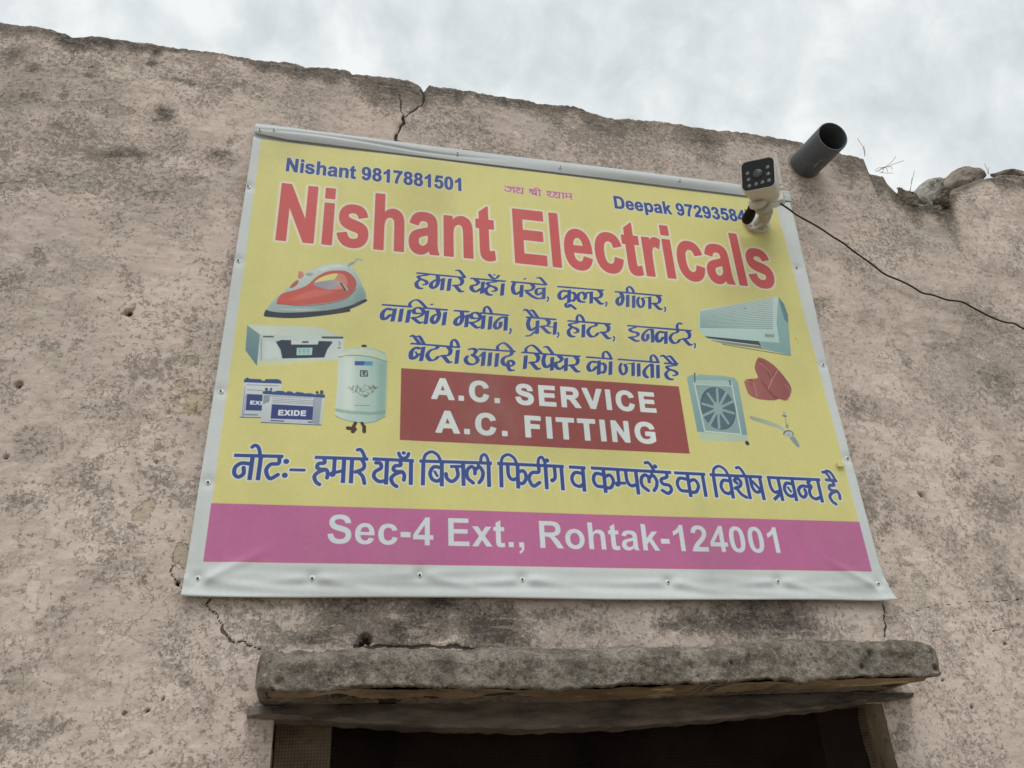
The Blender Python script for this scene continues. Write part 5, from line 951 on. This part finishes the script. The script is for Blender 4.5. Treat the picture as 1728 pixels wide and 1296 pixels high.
# screws along the border (photograph positions)
SCREWS = [(439, 227), (463, 227), (771, 264), (943, 288), (1143, 311), (419, 317), (402, 442), (373, 662), (351, 815), (334, 977), (527, 977), (708, 971), (881, 979), (1127, 983), (1311, 982), (1480, 986), (1428, 775), (1387, 618), (1343, 453)]
SC = [(at(x, y).x, at(x, y).z - ZO) for x, y in SCREWS]
LX = lambda z: np.interp(z, [-.054, 0.0, .35, .874, .907], [-.0255, -.0245, -.0205, -.0165, -.0155])
RX = lambda z: np.interp(z, [-.054, -.03, .02, .35, .60, .874, .90], [1.1685, 1.1635, 1.1595, 1.1590, 1.170, 1.181, 1.186])
def banner_y(X, Z):
    y = -0.0035 - 0.0022 * (fbm(X * 3, Z * 3, 300, 3) - 0.5) * 2
    # tension folds running off the bottom row of screws
    low = np.clip((0.012 - Z) / 0.05, 0, 1)
    for i, (sx_, sz_) in enumerate(SC):
        d = np.hypot(X - sx_, Z - sz_)
        y = y + 0.0030 * np.exp(-(d / 0.010) ** 2)
        if sz_ < 0.0:
            for s_, a_, ln in ((1, -0.14 - .05 * (i % 3), .14), (-1, -0.10 + .06 * (i % 2), .13), (1, 0.05, .08)):
                u = (X - sx_) * s_; v = (Z - sz_) - a_ * np.abs(X - sx_)
                y = y - 0.0026 * np.exp(-(v / 0.0065) ** 2) * np.clip(u / 0.02, 0, 1) * np.clip(1 - u / ln, 0, 1)
    y = y - low * 0.0014 * (0.5 + 0.5 * np.sin(Z * 330 + 2.2 * np.sin(X * 7) + X * 9)) * (0.4 + 0.6 * fbm(X * 6, Z * 2, 310, 2))
    # diagonal pull at both lower corners
    for cx, s_ in ((1.145, -1), (0.0, 1)):
        u = (X - cx) * s_; v = (Z + 0.03) - 0.55 * u
        y = y - 0.0042 * np.exp(-(v / 0.008) ** 2) * np.clip(u / .01, 0, 1) * np.clip(1 - u / .10, 0, 1)
    # outer edges lift off the rough wall
    ed = np.minimum(np.minimum(X - LX(Z), RX(Z) - X), np.minimum(Z + 0.054, 0.95 - Z))
    y = y - 0.004 * np.clip(1 - ed / 0.02, 0, 1) * (0.3 + fbm(X * 9, Z * 9, 320, 2))
    cr = np.clip(1 - np.hypot(X - 1.17, Z + 0.055) / 0.05, 0, 1); y = y - 0.012 * cr ** 2
    cl = np.clip(1 - np.hypot(X + 0.03, Z + 0.055) / 0.05, 0, 1); y = y - 0.006 * cl ** 2
    # seam along the top of the print
    y = y + 0.0022 * np.exp(-((Z - 0.8735) / 0.004) ** 2)
    return y
def grid_mesh(name, nx, nz, fx, fz, fy, mat, uv=True, thick=0.0009):
    U, V = np.meshgrid(np.linspace(0, 1, nx), np.linspace(0, 1, nz)); X, Z = fx(U, V), fz(U, V); Y = fy(X, Z)
    co = np.stack([X, Y, Z + ZO], -1).reshape(-1, 3); idx = np.arange(nx * nz).reshape(nz, nx)
    q = np.stack([idx[:-1, :-1], idx[:-1, 1:], idx[1:, 1:], idx[1:, :-1]], -1).reshape(-1, 4)
    me = bpy.data.meshes.new(name); me.vertices.add(len(co)); me.vertices.foreach_set('co', co.astype(np.float32).ravel())
    me.loops.add(q.size); me.loops.foreach_set('vertex_index', q.astype(np.int32).ravel()); me.polygons.add(len(q))
    me.polygons.foreach_set('loop_start', np.arange(0, q.size, 4, dtype=np.int32)); me.polygons.foreach_set('loop_total', np.full(len(q), 4, dtype=np.int32)); me.update(calc_edges=True)
    me.polygons.foreach_set('use_smooth', np.ones(len(q), bool))
    if uv:
        ul = me.uv_layers.new(name='UVMap'); c = co[q.ravel()]
        ul.data.foreach_set('uv', np.stack([(c[:, 0] - BX0) / (BX1 - BX0), (c[:, 2] - ZO - BZ0) / (BZ1 - BZ0)], -1).astype(np.float32).ravel())
    o = child(link(name, me, mat), banner)
    md = o.modifiers.new('thickness', 'SOLIDIFY'); md.thickness = thick; md.offset = -1
    return o
ZB = lambda X: -0.0535 - 0.0008 * np.sin(X * 11)
grid_mesh('printed_sheet', 380, 300, lambda U, V: LX(-.054 + V * .93) * (1 - U) + RX(-.054 + V * .93) * U, lambda U, V: ZB(U * 1.2) * (1 - V) + 0.884 * V, banner_y, Mb.m)
def flap_y(X, Z):
    t = np.clip((Z - 0.8725) / 0.036, 0, 1)
    y = -0.0065 - 0.0065 * np.sin(np.pi * np.clip(t, 0, 1)) * (0.65 + 0.35 * np.sin(X * 8 + 1)) + 0.0028 * np.exp(-((t - 0.45 - 0.12 * np.sin(X * 13)) / 0.10) ** 2) * np.clip(np.sin(X * 5.3 + 0.4), 0, 1)
    return y + 0.0015 * (fbm(X * 8, Z * 30, 330, 3) - .5)
def TZ(X): return np.interp(X, [-.016, .02, .3, .62, .9, 1.19], [.9065, .907, .9045, .904, .901, .8995])
def BZt(X): return np.interp(X, [-.016, .01, .05, 1.19], [.8800, .8765, .8735, .8715])
grid_mesh('folded_hem', 380, 26, lambda U, V: -0.0165 + (1.1845 + .0165) * U + 0.001 * V, lambda U, V: BZt(-.0165 + 1.2 * U) * (1 - V) + TZ(-.0165 + 1.2 * U) * V, flap_y, white_v, uv=False)
# screw: head with a cross slot on a small washer
steel = plain('zinc_screw', (0.32, 0.31, 0.29), 0.45, 0.5, 0.2, 400, metal=0.6); rust = plain('white_washer', (0.70, 0.72, 0.70), 0.6, 0.4, 0.2, 400)
dk = plain('slot_dark', (0.02, 0.02, 0.02), 0.8, 0.2, 0.1, 100)
def disc_bm(r, h, y0, seg=14, dome=0.0):
    bm = bmesh.new(); bmesh.ops.create_cone(bm, cap_ends=True, segments=seg, radius1=r, radius2=r * (1 - dome), depth=h)
    bmesh.ops.rotate(bm, verts=bm.verts, cent=(0, 0, 0), matrix=Matrix.Rotation(rad(90), 3, 'X')); bmesh.ops.translate(bm, verts=bm.verts, vec=(0, y0 - h / 2, 0)); return bm
def mesh_of(bm, name, mat):
    me = bpy.data.meshes.new(name); bm.to_mesh(me); bm.free(); me.materials.append(mat); return me
wash = mesh_of(disc_bm(0.0050, 0.0022, 0.0005, 16, 0.30), 'washer', rust); head = mesh_of(disc_bm(0.0024, 0.0022, -0.0012, 12, 0.4), 'screw', steel); slot = mesh_of(disc_bm(0.0014, 0.0006, -0.0033, 8), 'slot', dk)
for i, (sx_, sz_) in enumerate(SC):
    hem = sz_ > 0.874; f = flap_y if hem else banner_y
    y = float(f(np.array([sx_]), np.array([sz_]))[0]) - 0.0009 + 0.0004
    big = 1.0 if not hem else 0.75
    s_o = bpy.data.objects.new('screw', head); col.objects.link(s_o); s_o.location = (sx_, y, sz_ + ZO); s_o.scale = (big, 1, big); s_o.rotation_euler = (rad(random.uniform(-9, 9)), 0, rad(random.uniform(-9, 9))); child(s_o, banner)
    for nm, me in (('washer', wash), ('slot', slot)):
        w = bpy.data.objects.new(nm, me); col.objects.link(w); w.parent = s_o
tape = at(1417, 785, -0.006)
tp = plain('yellow_tape', (0.60, 0.58, 0.22), 0.5, 0.4, 0.1, 100)
t_o = box('yellow_tag', tape.x - .007, tape.x + .0075, -0.0105, -0.0075, tape.z - .0052, tape.z + .0050, tp, None, .001); child(t_o, banner)

# ------------------------------------------------------------------ drain pipe
pipe = empty('drain_pipe', (1.25, 0.02, ZO + 1.0)); tag(pipe, 'short dark grey plastic drain pipe sticking out near the top of the wall', 'pipe')
pvc = Mat('grey_pvc', 0.5, 0.4)
_c = pvc.mix(pvc.step(pvc.noise(25, 6, 0.6), 0.35, 0.65), (0.072, 0.080, 0.096), (0.10, 0.108, 0.124)); _c = pvc.mix(pvc.step(pvc.noise(60, 8, 0.75, loc=(3, 3, 0)), 0.58, 0.75, 0, 0.45), _c, (0.17, 0.15, 0.13)); pvc.color(_c); pvc.bump(pvc.noise(120, 4), .15, .001)
pe = at(1405.5, 230, -0.118); pr = Vector((1.256, 0.05, ZO + 1.012)); ax = (pe - pr).normalized()
def pipe_mesh(r0, r1, seg=48):
    u = ax.cross(Vector((0, 0, 1))).normalized(); w = u.cross(ax); V = []; rings = [(pr, r0), (pe - ax * .002, r0), (pe, r0 - .0006), (pe, r1 + .0004), (pe - ax * .002, r1), (pr, r1)]
    for c, r in rings:
        for k in range(seg):
            a = 2 * math.pi * k / seg; V.append(c + (u * math.cos(a) + w * math.sin(a)) * r)
    Fq = [(j * seg + k, j * seg + (k + 1) % seg, (j + 1) * seg + (k + 1) % seg, (j + 1) * seg + k) for j in range(len(rings) - 1) for k in range(seg)]
    return V, Fq
V, Fq = pipe_mesh(0.0368, 0.0338); child(pyd('tube', V, Fq, pvc.m, None, True), pipe)
scf = plain('pipe_scuff', (0.26, 0.245, 0.225), .8, .2, .2, 120)
def px_of(p):
    v = R_ @ (np.array([p[0], p[1], p[2] - ZO]) - C_); return v[0] / v[2] * F_ + 864, v[1] / v[2] * F_ + 648
U_ = ax.cross(Vector((0, 0, 1))).normalized(); W_ = U_.cross(ax); camp = Vector((C_[0], C_[1], C_[2] + ZO)); plen = (pe - pr).length
def on_pipe(px, py):
    best = None
    for i in range(90):
        a = 2 * math.pi * i / 90; nrm = U_ * math.cos(a) + W_ * math.sin(a)
        for j in range(40):
            p = pr + ax * plen * j / 39 + nrm * 0.0368
            if (camp - p).dot(nrm) < 0: continue
            q = px_of(p); d = (q[0] - px) ** 2 + (q[1] - py) ** 2
            if best is None or d < best[0]: best = (d, a, plen * j / 39)
    return best[1:]
for k_, (p0, p1, w_) in enumerate([((1372, 284), (1383, 272), .0022), ((1381, 271), (1390, 270), .0016), ((1369, 279), (1378, 276), .0009), ((1352, 262), (1368, 240), .0007)]):
    (a0_, t0_), (a1_, t1_) = on_pipe(*p0), on_pipe(*p1); V = []
    for i in range(9):
        f = i / 8; a = a0_ + (a1_ - a0_) * f; t = t0_ + (t1_ - t0_) * f; w2 = w_ * math.sin(math.pi * min(.95, max(.08, f))) + .0002
        for sgn in (-1, 1):
            aa = a + sgn * w2 / .0368 * .7; V.append(pr + ax * (t + sgn * w2 * .7) + (U_ * math.cos(aa) + W_ * math.sin(aa)) * .0372)
    child(pyd('scuff', V, [(2 * i, 2 * i + 1, 2 * i + 3, 2 * i + 2) for i in range(8)], scf), pipe)
cem = []
for k in range(40):
    a = 2 * math.pi * k / 40
    for j, (rr, yy) in enumerate(((0.033, -0.004), (0.0400, -0.004), (0.047 + .006 * mnoise.noise(Vector((math.cos(a) * 2, math.sin(a) * 2, 1))), 0.009))):
        cem.append((pr.x + math.cos(a) * rr, YW + yy, ZO + 1.0065 + math.sin(a) * rr))
child(pyd('mortar_collar', cem, [(k * 3 + j, k * 3 + j + 1, ((k + 1) % 40) * 3 + j + 1, ((k + 1) % 40) * 3 + j) for k in range(40) for j in range(2)], tan, None, True), pipe)

# ------------------------------------------------------------------ security camera
cctv = empty('security_camera', (1.075, -0.004, ZO + 0.79)); tag(cctv, 'white outdoor security camera with black face and ring of lights on a short bracket', 'camera')
wp = plain('white_plastic', (0.56, 0.545, 0.50), 0.4, 0.4, 0.04, 30, dirt=(0.33, 0.29, 0.23, .35)); bk = plain('black_glossy_face', (0.008, 0.009, 0.011), 0.30, 0.25, 0.1, 50); bt = plain('black_tape', (0.008, 0.008, 0.009), 0.6, 0.2, 0.2, 90)
Fc_ = at(1279, 294.5, -0.17); Bc_ = at(1298, 334, -0.085)
fw = (Fc_ - Bc_).normalized()
cu = (Vector(m3 @ Vector((-0.10, 1, 0)))); cu = (cu - fw * cu.dot(fw)).normalized(); cr = cu.cross(fw) * -1; cr = fw.cross(cu) * -1
cr = cu.cross(fw); 
if (m3.transposed() @ cr).x < 0: cr = -cr
def cp(a, b, c): return Fc_ + cr * a + cu * b + fw * c       # right, up, forward
HWD, HHT = 0.0345, 0.0345
def rrect(hw, hh, r, n=7):
    o = []
    for sx_, sy_, a0 in ((1, 1, 0), (-1, 1, 90), (-1, -1, 180), (1, -1, 270)):
        for k in range(n):
            a = rad(a0 + 90 * k / (n - 1)); o.append((sx_ * (hw - r) + r * math.cos(a), sy_ * (hh - r) + r * math.sin(a)))
    return o
def loft(name, rings, mat, capf=True, capb=True):
    V = []; n = None
    for hw, hh, r, c, dx, dyy in rings:
        q = rrect(hw, hh, r); n = len(q); V += [cp(a + dx, b + dyy, c) for a, b in q]
    Fq = [(j * n + k, j * n + (k + 1) % n, (j + 1) * n + (k + 1) % n, (j + 1) * n + k) for j in range(len(rings) - 1) for k in range(n)]
    if capb: Fq.append(tuple(range(n)))
    if capf: Fq.append(tuple((len(rings) - 1) * n + k for k in range(n))[::-1])
    o = pyd(name, V, Fq, mat, None, False); child(o, cctv)
    for p in o.data.polygons: p.use_smooth = len(p.vertices) == 4
    return o
loft('body', [(.022, .022, .012, -.088, 0, 0), (.026, .026, .012, -.084, 0, 0), (.0295, .0295, .012, -.070, 0, 0), (HWD - .001, HHT - .001, .012, -.02, 0, 0), (HWD, HHT, .0125, -.006, 0, 0), (HWD, HHT, .0125, .002, 0, 0), (HWD - .0012, HHT - .0012, .0115, .003, 0, 0), (HWD - .0028, HHT - .0028, .0105, -.001, 0, 0)], wp, capf=False)
loft('face_plate', [(HWD - .0022, HHT - .0022, .0105, -.004, 0, 0), (HWD - .0024, HHT - .0024, .0105, .0005, 0, 0), (HWD - .0032, HHT - .0032, .0100, .0014, 0, 0)], bk)
def fdisc(name, a, b, r, h, mat, c0=.0014, seg=20, inner=None, dome=0.25):
    V = []; rings = [(r, c0), (r, c0 + h), (r * (1 - dome), c0 + h * 1.5)]
    if inner: rings += [(inner, c0 + h * 1.5), (inner * .9, c0 + h * .5)]
    for rr, c in rings: V += [cp(a + rr * math.cos(2 * math.pi * k / seg), b + rr * math.sin(2 * math.pi * k / seg), c) for k in range(seg)]
    Fq = [(j * seg + k, j * seg + (k + 1) % seg, (j + 1) * seg + (k + 1) % seg, (j + 1) * seg + k) for j in range(len(rings) - 1) for k in range(seg)]; Fq.append(tuple((len(rings) - 1) * seg + k for k in range(seg)))
    o = pyd(name, V, Fq, mat, None, False); child(o, cctv); return o
lensm = plain('lens_ring', (0.05, 0.052, 0.056), 0.3, 0.5, 0.1, 80); gls = plain('lens_glass', (0.02, 0.02, 0.024), 0.05, 0.8, 0.05, 50); led_r = plain('led_reflector', (0.13, 0.128, 0.125), 0.3, 0.6, 0.1, 100, metal=0.5); led_c = plain('led_chip', (0.75, 0.72, 0.6), 0.3, 0.5, 0.1, 100)
fdisc('lens', 0.000, 0.001, .0092, .0016, lensm, inner=.0062); fdisc('lens_glass', 0.000, 0.001, .0058, .0012, gls, c0=.0018)
for a, b in [(-.0205, .0060), (-.0190, -.0085), (-.0180, -.0225), (-.0045, -.0215), (.0085, -.0200), (.0215, -.0190), (.0205, -.0040), (.0200, .0110)]:
    o = fdisc('led', a, b, 0.0040, .0006, led_r, inner=.0031, seg=14)
    o2 = fdisc('led_chip', a + .0005, b, .0009, .0006, led_c, c0=.0020, seg=8); o2.parent = o; o2.matrix_parent_inverse = Matrix.Identity(4)
def flatbar(name, p0, p1, w0, w1, th, mat, side=None):
    d = (p1 - p0).normalized(); s_ = side or cr; s_ = (s_ - d * s_.dot(d)).normalized(); t_ = d.cross(s_); V = []
    for p, w in ((p0, w0), (p1, w1)):
        for a, b in ((-1, -1), (1, -1), (1, 1), (-1, 1)): V.append(p + s_ * w * a + t_ * th * b)
    o = pyd(name, V, [(0, 1, 2, 3), (7, 6, 5, 4), (0, 4, 5, 1), (1, 5, 6, 2), (2, 6, 7, 3), (3, 7, 4, 0)], mat); child(o, cctv)
    bv = o.modifiers.new('soft_edges', 'BEVEL'); bv.width = .0008; bv.segments = 2; return o
h0 = cp(HWD + .004, -.026, -.045)
def aim(px, py, y): return at(px, py, y)
a0 = aim(1315.5, 313, -.115); a1 = aim(1311.5, 284, -.125); a2 = aim(1307.6, 258, -.135)
flatbar('antenna', a0, a1, .0058, .0056, .0030, wp); flatbar('antenna', a1 + (a2 - a1) * .02, a2, .0048, .0028, .0022, wp)
b0 = aim(1319.5, 316, -.10); b1 = aim(1313, 285, -.11); flatbar('antenna', b0, b1, .0026, .0022, .002, wp)
ch_ = tube('antenna_hinge', [aim(1310, 320, -.11), aim(1319, 317, -.10)], .0052, wp); child(ch_, cctv)
n0 = aim(1250, 281, -.13); n1 = aim(1248, 272, -.135); o = tube('antenna_tip', [n0, n1], [.0035, .0022], wp); child(o, cctv)
# rear housing block (white box visible right under the body)
hb = [aim(1300, 338, -.085), aim(1324, 345, -.06)]
def hull_box(name, pts, mat, bev=.003):
    bm = bmesh.new()
    for p in pts: bm.verts.new(p)
    r = bmesh.ops.convex_hull(bm, input=bm.verts[:]); o = from_bm(name, bm, mat, None, False); child(o, cctv)
    m = o.modifiers.new('soft_edges', 'BEVEL'); m.width = bev; m.segments = 3; m.limit_method = 'ANGLE'; m.angle_limit = rad(30); return o
hull_box('rear_housing', [aim(x, y, d) for d, pl in ((-.11, [(1276, 330), (1313, 318), (1322, 322), (1322, 337), (1300, 343), (1278, 346)]), (-.05, [(1284, 338), (1318, 330), (1325, 332), (1325, 345), (1306, 352), (1286, 352)])) for x, y in pl], wp)
# pan joint, arm and wall plate
grey_p = plain('grey_joint_plastic', (0.42, 0.41, 0.37), 0.5, 0.4, 0.08, 40, dirt=(0.2, 0.17, 0.13, .6))
pj0, pj1, pj2, pj3 = aim(1278, 347, -.105), aim(1290, 352, -.085), aim(1293, 360, -.06), aim(1282, 380, -.016)
for i, (p, q, r) in enumerate(((aim(1277, 337, -.11), aim(1280, 347, -.10), .0185), (aim(1285, 346, -.098), aim(1289, 353, -.088), .0172), (aim(1290, 351, -.088), aim(1293, 359, -.072), .0150))):
    child(tube('pan_joint', [p, p.lerp(q, .12), p.lerp(q, .5), p.lerp(q, .88), q], [r * .90, r, r * .98, r, r * .88], grey_p if i else wp, seg=24), cctv)
child(tube('bracket_arm', [aim(1293, 357, -.074), aim(1291, 365, -.05), aim(1285, 375, -.025), aim(1281, 382, -.008)], [.0125, .0135, .0135, .0155], grey_p, seg=20), cctv)
bp = aim(1275.5, 374, -.0065)
pv = []
for r, y in ((.0315, -.004), (.0325, -.008), (.0318, -.0125), (.029, -.0145)):
    for k in range(36):
        a = 2 * math.pi * k / 36; pv.append((bp.x + r * math.cos(a), y, bp.z + r * math.sin(a)))
child(pyd('wall_plate', pv, [(j * 36 + k, j * 36 + (k + 1) % 36, (j + 1) * 36 + (k + 1) % 36, (j + 1) * 36 + k) for j in range(3) for k in range(36)] + [tuple(108 + k for k in range(36))], wp, None, True), cctv)
for px, py in ((1257, 355), (1266, 381), (1293.5, 382.5)):
    q = aim(px, py, -.0148); s_o = bpy.data.objects.new('screw', head); col.objects.link(s_o); s_o.location = q; child(s_o, cctv)
child(tube('taped_joint', smooth_pts([aim(1272, 349, -.075), aim(1270, 352, -.07), aim(1265, 361, -.055), aim(1260, 371, -.04), aim(1258, 375, -.034)], 5), [.009, .0115] + [.0120] * 9 + [.0125, .013, .0125, .0122, .0118, .0105][:6], bt, seg=14) if False else
      tube('taped_joint', [aim(1273, 347, -.078), aim(1271, 351, -.072), aim(1268, 356, -.064), aim(1265, 362, -.055), aim(1261, 370, -.042), aim(1258.5, 374, -.035)], [.009, .0115, .0105, .0122, .0118, .0095], bt, seg=14), cctv)
child(tube('cable_sheath', [Vector(p) for p in smooth_pts([aim(1258.5, 374, -.035), aim(1262, 384, -.022), aim(1272, 386, -.022), aim(1284, 379, -.035), aim(1296, 366, -.05), aim(1301, 352, -.07)], 6)], .0026, wp, seg=8), cctv)

# cable running off to the right
CP = [(1309, 338, -.082), (1313, 341, -.08), (1330, 352, -.075), (1345, 363, -.06), (1372, 378, -.045), (1390, 389, -.03), (1406, 400, -.02), (1422.6, 410, -.012), (1446, 428, -.008), (1469, 444, -.006), (1492, 462, -.006), (1520, 474, -.008), (1538, 483, -.008), (1556, 494, -.006), (1575, 498, -.006), (1598.5, 506, -.006), (1622, 509, -.008), (1638, 517, -.010), (1666, 532, -.010), (1693, 543, -.008), (1712, 546, -.006), (1728, 555, -.006), (1790, 585, -.01), (1900, 630, -.01), (2100, 690, -.01)]
rub = plain('black_cable_rubber', (0.012, 0.011, 0.011), 0.5, 0.4, 0.2, 100)
cb = tube('cable', [Vector(p) for p in smooth_pts([tuple(at(*c)) for c in CP], 5)], .0021, rub, seg=8); tag(cb, 'thin black cable running from the security camera down across the wall', 'cable')

# ------------------------------------------------------------------ dry weeds on the parapet
weed = plain('dry_stalk', (0.20, 0.16, 0.11), 0.9, 0.2, 0.3, 60)
def weeds(lines, label, y=0.02):
    bmV, bmF = [], []; c0 = at(*lines[0][0], y)
    root = None; e_ = empty('dry_weed', c0); tag(e_, label, 'plant', 'dry weeds growing on the broken parapet')
    for ln in lines:
        child(tube('stalk', [Vector(p) for p in smooth_pts([tuple(at(x, yy, y)) for x, yy in ln], 3)], .0006, weed, seg=5), e_)
weeds([[(1459, 264), (1459, 252), (1453, 243), (1447, 233)], [(1460, 262), (1457, 250), (1459, 246)]], 'single dry weed stalk on the wall top just right of the drain pipe')
weeds([[(1478, 290), (1490, 284), (1503, 275), (1512, 264)], [(1480, 289), (1500, 280), (1525, 271)], [(1484, 290), (1495, 292), (1507, 292)], [(1482, 289), (1490, 282), (1496, 284), (1498, 290)], [(1490, 283), (1503, 281), (1505, 286)], [(1476, 288), (1484, 283), (1491, 285), (1488, 292)]], 'tangled tuft of dry weeds spreading over the step in the wall top')
weeds([[(1535, 324), (1538, 310), (1543, 288)], [(1536, 324), (1539, 300)]], 'thin upright dry stalk standing in the gap of the parapet')
weeds([[(1668, 294), (1665, 284), (1661, 276)], [(1668, 294), (1668, 286), (1669, 282)], [(1660, 293), (1648, 287), (1638, 283)]], 'short dry weed sprigs beside the rounded stone on the wall top')
